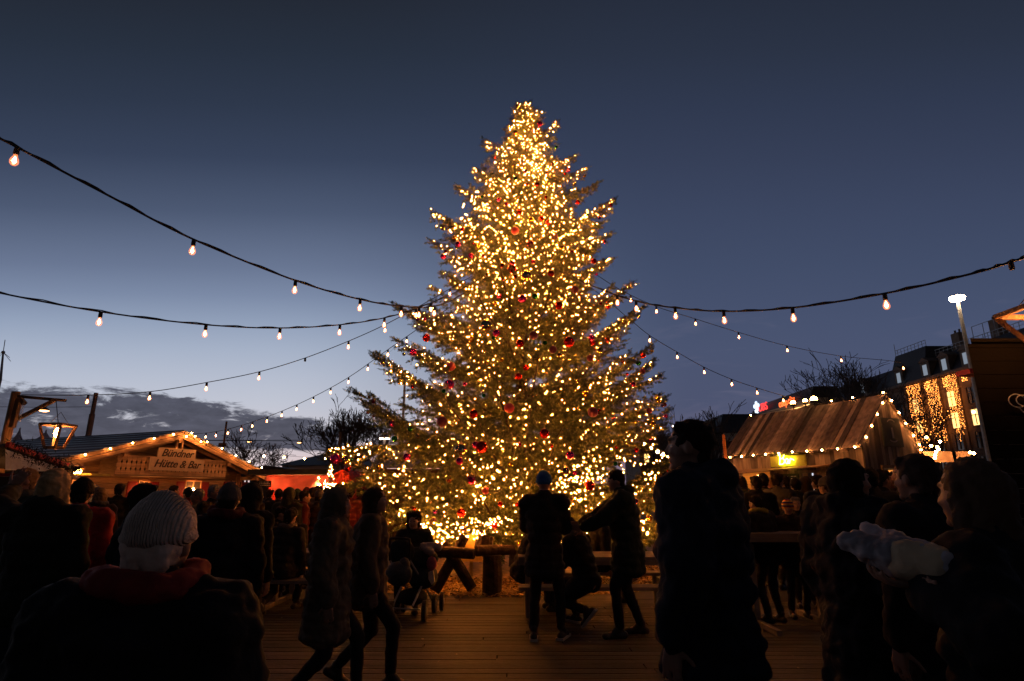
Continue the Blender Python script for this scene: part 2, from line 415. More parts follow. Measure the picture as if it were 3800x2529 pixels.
for li, pts in enumerate(limbs):
    N = len(pts) - 1; L = (pts[-1] - pts[0]).length
    tree_limb.tube(pts[::2] + [pts[-1]] if (N % 2) else pts[::2], [max(.006, (.012 + .013 * L) * (1 - j / (N / 2 + 1))) for j in range(len(pts[::2]) + (1 if N % 2 else 0))], 5)
    zt = pts[-1].z
    on_led = rnd.random() < (.97 if zt > 5 else .8)
    for i in range(1, N + 1):
        t = i / N; p = pts[i]; d = (pts[i] - pts[i - 1]).normalized()
        if t < .12: continue
        side = Vector((0, 0, 1)).cross(d).normalized(); upv = d.cross(side).normalized() * -1
        if upv.z < 0: upv = -upv
        # fingers on the limb
        for q in range(2):
            dr = (d * .8 + side * rnd.uniform(-1, 1) + upv * rnd.uniform(-.1, .8)).normalized()
            fing.append((p + d * rnd.uniform(-.05, .05), dr, rnd.uniform(.1, .19)))
        if i == N:
            for q in (-.5, -.2, .2, .5, 0): fing.append((p, (d + side * q + upv * .1).normalized(), rnd.uniform(.12, .2)))
        for sgn in (-1, 1):
            ll = (.19 + .36 * L * (1 - t) ** .7) * rnd.uniform(.6, 1.15); ll = min(ll, .95)
            if t < .3: ll *= .7
            dr = (d * rnd.uniform(.75, 1.1) + side * sgn * rnd.uniform(.7, 1.0) + Vector((0, 0, rnd.uniform(-.38, .12)))).normalized()
            M = max(2, int(ll / .06)); q0 = p.copy(); sp = []
            for j in range(1, M + 1):
                q1 = q0 + dr * (ll / M); dr = (dr + Vector((0, 0, -.045 + (.06 if j > M * .6 else 0)))).normalized(); sp.append(q1)
                s2 = Vector((0, 0, 1)).cross(dr).normalized() * (1 if j % 2 else -1)
                fing.append((q1, (dr * .8 + s2 * .9 + Vector((0, 0, rnd.uniform(-.15, .3)))).normalized(), rnd.uniform(.07, .14) * (1.15 - .3 * j / M)))
                if rnd.random() < .35: fing.append((q1, (dr * .7 + Vector((rnd.uniform(-.4, .4), rnd.uniform(-.4, .4), rnd.uniform(-.2, .7)))).normalized(), rnd.uniform(.06, .11)))
                if rnd.random() < .25: fing.append((q1, Vector((rnd.uniform(-.5, .5), rnd.uniform(-.5, .5), -.7)).normalized(), rnd.uniform(.08, .14)))
                q0 = q1
            fing.append((q0, dr, rnd.uniform(.09, .15)))
            if sp and t > .35 and sp[-1].y < TY + 1.2: hang.append((sp[-1], t))
            if on_led and t > .28:
                pr = .145 if p.z > 6.5 else (.115 if p.z > 5 else .075)
                if p.z > 9.5: pr = .24
                if p.y > TY + .8: pr *= .35
                for q in sp:
                    if rnd.random() < pr * (.6 + .7 * t): ledp.append(q + Vector((rnd.uniform(-.03, .03), rnd.uniform(-.05, .02), rnd.uniform(-.02, .05))))
        if on_led and t > .3:
            for q in range(1):
                if rnd.random() < (.55 if p.z > 6 else .26): ledp.append(p + side * rnd.uniform(-.06, .06) + upv * rnd.uniform(0, .07))
tree_limb.build('limb', BARK, tree)
# the bright draped rows low on the front
def drape(p0, p1, sag, cnt, Y0, Y1):
    for i in range(cnt):
        t = i / (cnt - 1); px = p0[0] + (p1[0] - p0[0]) * t; py = p0[1] + (p1[1] - p0[1]) * t + math.sin(t * math.pi) * sag
        ledp.append(P(px + rnd.uniform(-10, 10), py + rnd.uniform(-16, 16), Y0 + (Y1 - Y0) * t + rnd.uniform(-.08, .08)))
drape((1450, 1850), (1640, 2010), 10, 20, 10.0, 9.85)
drape((1520, 1925), (1900, 1925), 30, 38, 9.9, 9.9)
drape((1600, 1985), (1860, 1925), 26, 30, 9.85, 9.9)
drape((1640, 2010), (1830, 1960), 10, 16, 9.85, 9.9)
drape((1232, 1690), (1470, 1690), -30, 22, 10.5, 11.3)
drape((2080, 1770), (2260, 1745), 22, 26, 10.2, 10.2)
drape((2395, 1770), (2470, 1780), -8, 16, 10.4, 10.4)
drape((2380, 1920), (2405, 1990), 0, 10, 10.3, 10.2)
drape((2290, 1712), (2490, 1690), 10, 18, 10.7, 11)
for cx, cy, sx_, sy_, cnt in [(1800, 1810, 45, 40, 36), (2180, 1760, 90, 50, 40), (2120, 1850, 70, 40, 30), (1420, 1760, 90, 60, 30), (1990, 600, 45, 70, 30), (1955, 560, 22, 60, 12), (1850, 950, 60, 100, 60), (2060, 640, 60, 60, 40), (1720, 780, 50, 40, 30)]:
    for q in range(cnt):
        px, py = rnd.gauss(cx, sx_), rnd.gauss(cy, sy_)
        z = P(px, py, TY).z; rr = rad_at(z); dx = P(px, py, TY).x - TX
        if abs(dx) > rr * .8 or z > top_z - .5: continue
        Y = TY - math.sqrt(max(.05, (rr * .93) ** 2 - dx * dx))
        ledp.append(P(px, py, Y))
z = top_z - 1.6
while z < top_z - .02:
    f_ = (top_z - z) / 1.6
    for q in range(5):
        a = rnd.uniform(0, 6.28); Lf = .07 + .22 * f_
        dr = Vector((math.cos(a), math.sin(a), rnd.uniform(.2, .8))).normalized(); fing.append((trunk_pt(z), dr, Lf)); fing.append((trunk_pt(z) + dr * Lf * .8, (dr + Vector((rnd.uniform(-.4, .4), rnd.uniform(-.4, .4), .3))).normalized(), Lf * .7))
        if rnd.random() < .5: ledp.append(trunk_pt(z) + dr * Lf * rnd.uniform(.6, 1.5))
    z += .06
fing.append((trunk_pt(top_z - .15), Vector((0, 0, 1)), .2))
for q in range(7): ledp.append(trunk_pt(top_z - q * .09) + Vector((rnd.uniform(-.04, .04), -.03, 0)))
F = len(fing)
tmpl = []
for j in range(15):
    a = j * 2.4; u = (j + .5) / 15
    ca, sa = math.cos(a), math.sin(a)
    base = np.array([ca * .004, sa * .004, u * .95]); tipn = np.array([ca * .027 * (1.15 - .5 * u), sa * .022 * (1.15 - .5 * u), u * .95 + .16])
    wv = np.array([-sa, ca, 0]) * .0055
    tmpl.append([base - wv, base + wv, tipn])
tmpl = np.array(tmpl).reshape(-1, 3)
A = np.array([tuple(f[0]) for f in fing]); D = np.array([tuple(f[1]) for f in fing]); Ls = np.array([f[2] for f in fing])
ref = np.where(np.abs(D[:, 2:3]) < .9, np.array([[0, 0, 1.]]), np.array([[1., 0, 0]]))
U = np.cross(D, ref); U /= np.linalg.norm(U, axis=1, keepdims=True); W = np.cross(D, U)
K = len(tmpl)
ang = np.random.RandomState(3).rand(F, 1) * 6.28
Ur = U * np.cos(ang) + W * np.sin(ang); Wr = -U * np.sin(ang) + W * np.cos(ang)
wid = (1.25 + .5 * np.random.RandomState(5).rand(F))[:, None, None]
V = A[:, None, :] + (tmpl[None, :, 0:1] * Ur[:, None, :] + tmpl[None, :, 1:2] * Wr[:, None, :]) * wid + tmpl[None, :, 2:3] * (D * Ls[:, None])[:, None, :]
V = V.reshape(-1, 3) - np.array([[TX, TY, 0]])
me = bpy.data.meshes.new('crown'); nv = len(V); nf = nv // 3
me.vertices.add(nv); me.vertices.foreach_set('co', V.astype(np.float32).ravel())
me.loops.add(nv); me.loops.foreach_set('vertex_index', np.arange(nv, dtype=np.int32))
me.polygons.add(nf); me.polygons.foreach_set('loop_start', np.arange(0, nv, 3, dtype=np.int32))
at = me.attributes.new('tone', 'FLOAT', 'FACE'); at.data.foreach_set('value', np.repeat(.6 + .8 * np.random.RandomState(8).rand(F), nf // F).astype(np.float32))
me.update(); me.validate()
m_, nn, ll_, bb = nt('fir_needles')
NEED = mat('fir_needle_green', (.10, .118, .03), rough=.55, var=.3, scale=3, bump=0, tone=True, spec=.5)
me.materials.append(NEED)
crown = bpy.data.objects.new('crown', me); COL.objects.link(crown); crown.parent = tree
print('fingers', F, 'leds', len(ledp), 'hang', len(hang))

# fairy lights
fl = thing('fairy_lights', 'hundreds of warm white fairy lights wound over the branches of the tall fir', 'fairy lights', (TX, TY, 0))
def led_geo(mb, p, r, m=0):
    x, y, z = p
    mb.add([(x - r, y, z), (x + r, y, z), (x, y - r, z), (x, y + r, z), (x, y, z - r * 1.15), (x, y, z + r * 1.15)],
           [(0, 2, 5), (2, 1, 5), (1, 3, 5), (3, 0, 5), (2, 0, 4), (1, 2, 4), (3, 1, 4), (0, 3, 4)], m)

ledp.sort(key=lambda p: (p - Vector((0, 0, EYE))).length)
rest = MB()
def halo_mat():
    m, n, l, b = nt('amber_glow_halo'); tr = n.new('ShaderNodeBsdfTransparent'); em = n.new('ShaderNodeEmission'); ad = n.new('ShaderNodeAddShader')
    em.inputs['Color'].default_value = (1, .36, .05, 1); em.inputs['Strength'].default_value = .55  # see-through emission standing in for the bloom halo round each light
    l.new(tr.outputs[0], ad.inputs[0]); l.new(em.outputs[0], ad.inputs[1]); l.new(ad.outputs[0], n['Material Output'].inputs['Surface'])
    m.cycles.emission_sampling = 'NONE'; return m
HALO = halo_mat()
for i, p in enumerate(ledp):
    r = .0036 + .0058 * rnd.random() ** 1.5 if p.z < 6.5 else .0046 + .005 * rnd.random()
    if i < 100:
        b = MB(); led_geo(b, p, r); b.ball(p, r * 2.9, n=6, m=1); b.build('bulb', [LED, HALO], fl)
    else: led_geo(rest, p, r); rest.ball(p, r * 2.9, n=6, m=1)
ro = rest.build('bulb', [LED, HALO], fl); ro['kind'] = 'stuff'
wire = MB()
for i in range(0, len(ledp) - 1, 1):
    a = ledp[i]; b = min(ledp[i + 1:i + 60], key=lambda q: (q - a).length, default=None)
    if b is not None and (b - a).length < .5: wire.tube([a, (a + b) / 2 + Vector((0, 0, -.02)), b], .0022, 3, cap=False)
wire.build('wire', CABLE, fl)

# baubles
BC = {'red': (.75, .02, .012), 'magenta': (.80, .04, .34), 'gold': (.85, .5, .10), 'green': (.015, .22, .05), 'purple': (.22, .03, .26)}
BM = {k_: mat('bauble_' + k_, c_, rough=.2, metal=.75, var=.1, bump=0) for k_, c_ in BC.items()}
BM['pink'] = mat('bauble_matt_pink', (.55, .07, .10), rough=.45, metal=0, var=.08, bump=0)
BM['plum'] = mat('bauble_matt_plum', (.13, .02, .06), rough=.45, metal=0, var=.08, bump=0)
BM['clear'] = mat('bauble_clear_gold', (.85, .62, .32), rough=.08, metal=1, var=.1, bump=0)
CAPM = mat('bauble_cap', (.6, .45, .2), rough=.3, metal=1, var=.05, bump=0)
protos = {}
desc = {'red': 'shiny red', 'magenta': 'shiny magenta', 'gold': 'shiny gold', 'green': 'shiny dark green', 'purple': 'shiny purple', 'pink': 'matt pink', 'plum': 'matt plum coloured', 'clear': 'mirrored pale gold'}
def bauble(p, r, colr):
    size = 'small' if r < .055 else ('medium' if r < .095 else 'large')
    key = (colr, size)
    rq = {'small': .042, 'medium': .066, 'large': .12}[size]
    z = p.z
    zone = 'near the tip' if z > 8.6 else ('on the upper branches' if z > 5.6 else ('on the middle branches' if z > 2.9 else 'on the lowest branches'))
    if key not in protos:
        b = MB(); b.ball((0, 0, 0), rq, n=16)
        o = b.build('bauble', BM[colr], smooth=True)
        c = MB(); c.lathe([(rq * .25, rq * .95), (rq * .25, rq * 1.13), (rq * .05, rq * 1.16), (rq * .05, rq * 1.4)], n=8); c.build('cap', CAPM, o, world=False)
        protos[key] = o
    else: o = copy_tree(protos[key])
    o.location = p; o.scale = (r / rq,) * 3
    lab = '%s %s bauble %s of the lit Christmas tree' % (size, desc[colr], zone)
    tag(o, lab, 'bauble', '%s %s baubles %s' % (size, desc[colr], zone))
spec = [(1912, 857, .125, 'pink'), (2058, 879, .11, 'plum'), (1965, 905, .12, 'magenta'), (1700, 908, .1, 'magenta'), (1645, 953, .1, 'magenta'), (1900, 1000, .13, 'red'), (1953, 1025, .17, 'clear'),
        (1938, 1110, .12, 'magenta'), (2075, 1135, .12, 'red'), (2133, 1075, .12, 'plum'), (1805, 1210, .17, 'clear'), (1842, 1237, .1, 'magenta'), (1980, 1245, .12, 'plum'), (1930, 1275, .11, 'red'),
        (2112, 1270, .15, 'red'), (2052, 1298, .11, 'plum'), (2190, 1330, .1, 'plum'), (2075, 1320, .07, 'clear'), (2195, 1255, .09, 'magenta'), (1582, 1255, .12, 'red'), (1533, 1308, .11, 'magenta'),
        (1673, 1360, .13, 'pink'), (1667, 1428, .14, 'magenta'), (1890, 1515, .13, 'pink'), (1758, 1537, .11, 'red'), (2200, 1530, .14, 'plum'), (1640, 1565, .14, 'plum'), (1787, 1660, .15, 'red'), (1765, 1652, .09, 'magenta'),
        (1710, 1672, .17, 'clear'), (2020, 1610, .12, 'red'), (1510, 1697, .1, 'magenta'), (2115, 1690, .1, 'magenta'), (1750, 1780, .12, 'magenta'), (2098, 1750, .1, 'clear'), (2188, 1803, .12, 'red'), (1802, 1822, .09, 'pink'),
        (1608, 1935, .09, 'plum'), (1725, 1970, .08, 'purple'), (1782, 1970, .12, 'magenta'), (1830, 1950, .12, 'red'), (1712, 1905, .11, 'red'), (1245, 1703, .14, 'magenta'), (1283, 1708, .12, 'clear'), (2385, 1378, .09, 'plum'), (2410, 1525, .09, 'plum'), (2350, 1427, .07, 'magenta'), (1995, 640 + 30, .05, 'magenta')]
used = []
for px, py, r, colr in spec:
    q = P(px, py, TY); dx = q.x - TX; rr = rad_at(q.z) * .98
    Y = TY - math.sqrt(max(.02, rr * rr - dx * dx)); Y = max(Y, 9.7)
    if px < 1300: Y = 10.4
    p = P(px, py, Y); bauble(p, r * .68, colr); used.append(p)
rnd.shuffle(hang)
cols = ['red'] * 8 + ['magenta'] * 4 + ['gold'] * 6 + ['green'] * 3 + ['purple'] * 1 + ['clear'] * 2
cnt = 0
for p, t in hang:
    if cnt >= 235: break
    q = p + Vector((0, -.02, -.09))
    rr = math.hypot(q.x - TX, q.y - TY) / max(.2, rad_at(q.z))
    if rr < .55 or q.y > TY + .4: continue
    if any((q - u_).length < .2 for u_ in used): continue
    used.append(q); cnt += 1
    bauble(q, rnd.choice((.038, .042, .045, .06, .066)), rnd.choice(cols))

# ------------------------------------------------------------------ festoon strings
HUB = TY - .1
def crom(pts, k=10):
    out = []
    for i in range(len(pts) - 1):
        p0 = pts[max(i - 1, 0)]; p1 = pts[i]; p2 = pts[i + 1]; p3 = pts[min(i + 2, len(pts) - 1)]
        for j in range(k):
            t = j / k
            out.append(.5 * ((2 * p1) + (p2 - p0) * t + (2 * p0 - 5 * p1 + 4 * p2 - p3) * t * t + (3 * p1 - p0 - 3 * p2 + p3) * t ** 3))
    out.append(pts[-1]); return out
def festoon_bulb(root, p, lit=True, s=1.0, name='bulb'):
    so = MB(); so.lathe([(.012, .0), (.024, -.012), (.026, -.07), (.021, -.085)], p, 10)
    s_o = so.build('socket', BLACK, root)
    if not lit: return
    b = MB(); c = Vector(p) + Vector((0, 0, -.085))
    b.lathe([(.017, .0), (.019, -.014), (.033, -.045), (.039, -.07), (.036, -.093), (.022, -.112), (.004, -.118)], c, 14)
    o = b.build(name, glass_mat(), root, smooth=True)
    f = MB(); f.lathe([(.005, -.02), (.014, -.05), (.018, -.068), (.013, -.082), (.004, -.09)], c, 8)
    f.build('filament', FIL, o)
def festoon(label, pts, Ys, bulbs, dark=(), rad=.011, twin=False, sock=(), far=False):
    """pts: (px,py) along the cable; Ys: distance at first and last point"""
    (x0, Y0), (x1, Y1) = (pts[0][0], Ys[0]), (pts[-1][0], Ys[1])
    def Yx(px): return 1 / (1 / Y0 + (1 / Y1 - 1 / Y0) * (px - x0) / (x1 - x0))
    w3 = [P(px, py, Yx(px)) for px, py in pts]
    path = crom(w3, 8)
    root = thing('festoon_lights', label, 'string lights', tuple(w3[0]), group='strings of round bulbs hung over the market')
    c = MB(); c.tube(path, rad, 6)
    if twin:
        c.tube([p + Vector((0, 0, .012 + .012 * math.sin(i * 1.7))) + Vector((0, .01, 0)) for i, p in enumerate(path)], rad * .7, 5)
    c.build('cable', CABLE, root)
    for bx in list(bulbs) + list(dark):
        # nearest path point by projected x
        Y = Yx(bx)
        best = None
        for a, b in zip(path, path[1:]):
            ax, bx_ = 1900 + a.x / (a.y * CP + (a.z - EYE) * SP) * FPX, 1900 + b.x / (b.y * CP + (b.z - EYE) * SP) * FPX
            if min(ax, bx_) <= bx <= max(ax, bx_) and abs(ax - bx_) > 1e-6:
                best = a + (b - a) * ((bx - ax) / (bx_ - ax))
        if best is None: continue
        if far:
            b = MB(); b.ball(best + Vector((0, 0, -.07)), .045, n=8); b.build('bulb', BULB, root)
        else: festoon_bulb(root, best, bx not in dark)
    return root
def Yhub(px=1900): return HUB
S1 = festoon('highest string of bulbs sweeping down steeply from the upper left edge to the fir', [(-420, 290), (-230, 395), (-60, 485), (65, 548), (400, 725), (720, 890), (1097, 1042), (1337, 1112), (1490, 1137), (1610, 1138), (1720, 1090), (1900, 960)], (4.4, HUB), [-400, -180, 65, 720, 1097, 1337, 1490, 1556, 1612], rad=.0125, twin=True)  # first two bulbs hang out of view, added to warm the foreground figures
S2 = festoon('string of bulbs sagging in a shallow curve from the left edge below the steep one', [(-400, 985), (-60, 1075), (375, 1158), (765, 1206), (1040, 1218), (1262, 1206), (1428, 1180), (1560, 1140), (1720, 1070), (1900, 960)], (6.2, HUB), [-330, 375, 765, 1040, 1262, 1427, 1545, 1600], rad=.011, twin=True)  # leftmost bulb is out of view, added as light on the foreground
S3 = festoon('string of bulbs running from the wooden bracket post at the left up to the fir', [(80, 1466), (330, 1467), (558, 1454), (768, 1420), (960, 1381), (1130, 1330), (1295, 1266), (1430, 1205), (1560, 1135), (1700, 1055), (1900, 940)], (12.5, HUB), [328, 558, 768, 963, 1294, 1430, 1670], dark=[1133], rad=.009)
S4 = festoon('string of bulbs climbing from the ridge of the timber chalet to the fir', [(690, 1612), (770, 1607), (847, 1593), (938, 1566), (1047, 1526), (1164, 1473), (1294, 1401), (1440, 1298), (1560, 1215), (1700, 1120), (1900, 975)], (22, HUB), [765, 803, 847, 897, 938, 992, 1047, 1102, 1164, 1228, 1294, 1366, 1440, 1510, 1700, 1740], rad=.009)
S5 = festoon('heavy string of bulbs rising to the upper right edge past the tall street lamp', [(4450, 700), (4150, 822), (3860, 935), (3745, 975), (3600, 1018), (3282, 1090), (2940, 1143), (2685, 1156), (2505, 1143), (2360, 1118), (2200, 1062), (1900, 930)], (4.6, HUB), [4420, 4080, 3282, 2940, 2685, 2505, 2360, 2290], dark=[3750], rad=.0125, twin=True)  # two rightmost bulbs are unseen, put in to light the near heads
S6 = festoon('string of bulbs falling gently from the fir towards the hotel at the right', [(3360, 1362), (3320, 1342), (3120, 1322), (2920, 1284), (2740, 1234), (2580, 1184), (2435, 1138), (2300, 1075), (2150, 985), (1900, 880)], (19, HUB), [3350, 3120, 2920, 2740, 2580, 2435, 2340], rad=.009)
S7 = festoon('string of bulbs dropping from the fir to the ridge of the plank bar hut', [(2915, 1472), (2808, 1440), (2714, 1408), (2612, 1363), (2512, 1307), (2410, 1245), (2330, 1180), (2180, 1060), (1900, 900)], (17, HUB), [2905, 2808, 2714, 2612, 2512, 2410, 2330], rad=.009)
S8 = festoon('faint far string of bulbs behind the chalet above the red stall', [(940, 1685), (1055, 1692), (1130, 1697), (1210, 1697), (1330, 1680), (1450, 1650)], (26, 26), [980, 1055, 1130, 1206, 1330, 1372, 1440], rad=.007, far=True)
S9 = festoon('string of bulbs behind the right side of the fir above its lowest branches', [(2340, 1600), (2360, 1615), (2390, 1640), (2440, 1668), (2490, 1690)], (17, 17), [2360, 2390, 2415, 2440, 2461, 2480], rad=.007, far=True)

# ------------------------------------------------------------------ timber chalet on the left
P0 = Vector((-13.4, 24.0, 0)); AZ = 23.5
gx = Vector((math.sin(R(AZ)), math.cos(R(AZ)), 0)); gy = Vector((-gx.y, gx.x, 0))
ch = thing('timber_chalet', 'timber chalet bar with a long sloping roof and a carved balcony under its gable', 'chalet', tuple(P0), math.atan2(gx.y, gx.x))
MW = ch.matrix_basis.copy(); MI = MW.inverted()
def fac(px, py, off=0.0):     # pixel -> (x, z) on the facade plane pushed by off along local y
    r = ray(px, py); nrm = gy; o = P0 + gy * off
    k = (o - Vector((0, 0, EYE))).dot(nrm) / r.dot(nrm)
    q = MI @ (Vector((0, 0, EYE)) + r * k); return q.x, q.z
def lb(mb, name, m, par=None, smooth=False):
    o = mb.build(name, m, None, smooth=smooth); o.parent = par or ch; return o
xa, za = fac(680, 1603, -1.0)                # apex, at the front edge of the roof (1 m overhang)
xl, zl = fac(225, 1708, -1.0); xr, zr = fac(1008, 1772, -1.0)
print('chalet', xa, za, xl, zl, xr, zr)
wl, wr = xl + .5, xr - .9
def roofz(x): return za - .16 + (zl - za) * (x - xa) / (xl - xa) if x < xa else za - .16 + (zr - za) * (x - xa) / (xr - xa)
DEP = 11.0
b = MB()
nb = 20
zc = 0
while zc < za:
    z1 = zc + .19
    # horizontal boards clipped to the gable
    def xlim(z):
        lo = wl if z < roofz(wl) else xa + (z - za + .16) * (xl - xa) / (zl - za)
        hi = wr if z < roofz(wr) else xa + (z - za + .16) * (xr - xa) / (zr - za)
        return lo, hi
    a0, a1 = xlim(zc); b0, b1 = xlim(z1 - .01)
    if b0 >= b1: b0 = b1 = xa
    if a1 > a0: b.hexa([(a0, 0, zc), (a1, 0, zc), (a1, .1, zc), (a0, .1, zc), (b0, 0, z1 - .012), (max(b1, b0 + .01), 0, z1 - .012), (max(b1, b0 + .01), .1, z1 - .012), (b0, .1, z1 - .012)], t=rnd.uniform(.6, 1.1))
    zc = z1
b.box(wl, wl + .1, .1, DEP, 0, roofz(wl)); b.box(wr - .1, wr, .1, DEP, 0, roofz(wr))
b.box(wl - .03, wl + .17, -.05, .15, 0, roofz(wl)); b.box(wr - .17, wr + .03, -.05, .15, 0, roofz(wr), t=1.2)
lb(b, 'wall', PINE)
r_ = MB()
nR = 9
for i in range(nR):            # left slope as long sheets with small laps
    t0, t1 = i / nR, (i + 1) / nR
    x0, x1 = xa + (xl - .25 - xa) * t0, xa + (xl - .25 - xa) * t1; z0, z1 = za + .02 + (zl - .06 - za) * t0, za + .02 + (zl - .06 - za) * t1
    r_.hexa([(x1, -1.05, z1 - .03), (x0, -1.05, z0 - .03), (x0, DEP, z0 - .03), (x1, DEP, z1 - .03), (x1, -1.05, z1 + .05), (x0, -1.05, z0 + .012), (x0, DEP, z0 + .012), (x1, DEP, z1 + .05)], t=rnd.uniform(.85, 1.15))
r_.hexa([(xa, -1.05, za - .01), (xr + .2, -1.05, zr - .05), (xr + .2, DEP, zr - .05), (xa, DEP, za - .01), (xa, -1.05, za + .07), (xr + .2, -1.05, zr + .03), (xr + .2, DEP, zr + .03), (xa, DEP, za + .07)])
rf = lb(r_, 'roof', METALROOF)
bb_ = MB()
for (x1, z1) in ((xl, zl), (xr, zr)):
    d_ = Vector((x1 - xa, 0, z1 - za)).normalized(); up = Vector((-d_.z, 0, d_.x)) if d_.x > 0 else Vector((d_.z, 0, -d_.x))
    a_, b2 = Vector((xa, -1.0, za - .13)), Vector((x1, -1.0, z1 - .13))
    bb_.beam(a_, b2, .07, .24, up=(0, 0, 1), t=1.25)
    bb_.beam(a_ + Vector((0, 0, .13)) + Vector((0, -.03, 0)), b2 + Vector((0, -.03, .13)), .05, .05, t=1.0)
    a3 = Vector((xa, -.75, za - .3)); bb_.beam(a3, Vector((x1, -.75, z1 - .3)), .12, .12, t=.7)
for fx in (xl + .65, xa - .05, xr - .8, (xa + xl) / 2, (xa + xr) / 2):
    bb_.beam((fx, -1.0, roofz(fx) - .18), (fx, .0, roofz(fx) - .18), .14, .16, t=.9)
bb_.beam((xa - .12, -.9, za - .2), (xa - .12, -.9, za - .95), .07, .07, t=1.3)
bb_.beam((xa + .12, -.9, za - .2), (xa + .12, -.9, za - .95), .07, .07, t=1.3)
for px_ in (462, 800):
    fx, fz = fac(px_, 1690, -.8); bb_.beam((fx, -.85, roofz(fx) - .1), (fx, -.85, fz - .08), .09, .09, t=1.3)
lb(bb_, 'roof_timbers', PINE)
# balcony
x0, z1 = fac(435, 1697, -.85); x1, z0 = fac(834, 1769, -.85)
_, zt0 = fac(435, 1697, -.85); zbot = fac(640, 1766, -.85)[1]; ztop = zbot + .62
bal = MB(); xx = x0
bal.box(x0, x1, -.85, .0, zbot - .05, zbot + .02, t=.7)
N = 26; bw = (x1 - x0) / N
for i in range(N):             # boards with a waisted outline so that slots open between them
    c0 = x0 + bw * i; hw = bw * .5; cx = c0 + hw; pr = []
    zz = [0, .12, .2, .28, .36, .44, .52, .62]; ww = [.485, .485, .26, .485, .485, .26, .485, .485]
    left = [(cx - w_ * bw, -.88, zbot + z_) for z_, w_ in zip(zz, ww)]; right = [(cx + w_ * bw, -.88, zbot + z_) for z_, w_ in zip(zz, ww)][::-1]
    bal.prism(left + right, (0, .025, 0), t=rnd.uniform(1.05, 1.5))
bal.box(x0 - .02, x1 + .02, -.92, -.83, zbot + .62, zbot + .67, t=1.2)
bal.box(x0 - .02, x0 + .05, -.86, .0, zbot, zbot + .62, t=.5); bal.box(x1 - .05, x1 + .02, -.86, .0, zbot, zbot + .62, t=1.1)
lb(bal, 'balcony', PINE)
bk_ = MB(); bk_.box(x0 + .06, x1 - .06, -.82, -.80, zbot + .02, zbot + .61); lb(bk_, 'balcony_shade_sheet', BLACK)  # black sheet put in for the shade behind the balcony slots
# sign boards with lettering
for txt, (pa, pb), (pc, pd), wd in (('Bündner', (592, 1668), (727, 1711), 1.0), ('Hütte & Bar', (556, 1702), (754, 1747), 1.0)):
    xa_, zt_ = fac(pa, pb, -1.0); xb_, zb_ = fac(pc, pd, -1.0)
    _, zmid = fac((pa + pc) / 2, pb + 7, -1.0)
    hgt = .42 if txt[0] == 'B' else .47
    zc_ = (zt_ + zb_) / 2 + (0.045 if txt[0] == 'B' else 0); 
    sb = MB(); yy = -.95 if txt[0] == 'B' else -1.0
    sb.box(xa_, xb_, yy, yy + .035, zc_ - hgt / 2, zc_ + hgt / 2)
    so = lb(sb, 'sign_board', PINE_SIGN)
    me_ = text_mesh(txt, .40, .004, .35, .006, .95)
    xs = [v.co.x for v in me_.vertices]; wt = max(xs) - min(xs)
    sc_ = (xb_ - xa_) * .86 / wt
    so2 = place_text('lettering', me_, WOOD_DARK, None, Matrix.Translation(((xa_ + xb_) / 2, yy - .006, zc_ + .01)) @ Matrix.Rotation(math.pi / 2, 4, 'X'), sc_, 1.0)
    so2.parent = so
# windows with red shutters
for pxl, pxr, pyt, lit in ((515, 550, 1788, 1), (690, 742, 1788, 1), (860, 892, 1789, 0), (270, 322, 1785, 1)):
    xw0, zt = fac(pxl, pyt, 0); xw1, _ = fac(pxr, pyt, 0); zb = zt - .75
    fr = MB()
    for a_ in ((xw0 - .05, xw1 + .05, zt, zt + .06), (xw0 - .05, xw1 + .05, zb - .06, zb), (xw0 - .05, xw0, zb, zt), (xw1, xw1 + .05, zb, zt), ((xw0 + xw1) / 2 - .015, (xw0 + xw1) / 2 + .015, zb, zt), (xw0, xw1, (zb + zt) / 2 - .012, (zb + zt) / 2 + .012)):
        fr.box(a_[0], a_[1], -.06, -.002, a_[2], a_[3], t=1.5)
    fo = lb(fr, 'window', PINE)
    pn = MB(); pn.box(xw0, xw1, -.03, -.012, zb, zt); po = lb(pn, 'pane', emis('dim_lit_window', (1, .35, .10), .05, (.05, .03, .02)) if lit else DARKGLASS, fo)
    if lit:
        lp = MB(); lp.ball(((xw0 + xw1) / 2 - .05, -.14, zb + .45), .045, n=8); lb(lp, 'lamp', emis('window_lamp', (1, .38, .10), 260), fo)
    for sx0, sx1 in ((xw0 - .42, xw0 - .07), (xw1 + .07, xw1 + .42)):
        if pxl in (270,): continue
        sh = MB(); sh.box(sx0, sx1, -.05, -.004, zb, zt)
        for q in range(4): sh.box(sx0 + .04, sx1 - .04, -.06, -.05, zb + .08 + q * .17, zb + .2 + q * .17)
        lb(sh, 'shutter', RED)
# bulbs along the bargeboards
rl = thing('festoon_lights', 'warm bulbs along the gable bargeboards of the timber chalet', 'string lights', tuple(P0), group='strings of round bulbs hung over the market')
rl.matrix_basis = MW.copy(); rl.rotation_euler = ch.rotation_euler
cb = MB(); GB = emis('gable_bulb', (1.0, .36, .09), 170); cb.tube([(xl, -1.1, zl - .1), (xa, -1.1, za - .1), (xr, -1.1, zr - .1)], .01, 5); o = cb.build('cable', CABLE); o.parent = rl
for px_, py_ in ((312, 1688), (405, 1666), (488, 1645), (568, 1628), (640, 1613), (708, 1608), (720, 1620), (742, 1640), (765, 1641), (820, 1665), (872, 1692), (921, 1714), (968, 1736), (1010, 1757), (688, 1621)):
    fx, fz = fac(px_, py_, -1.12); q = MB(); q.ball((fx, -1.18, fz), .028, n=8); o = q.build('bulb', GB); o.parent = rl

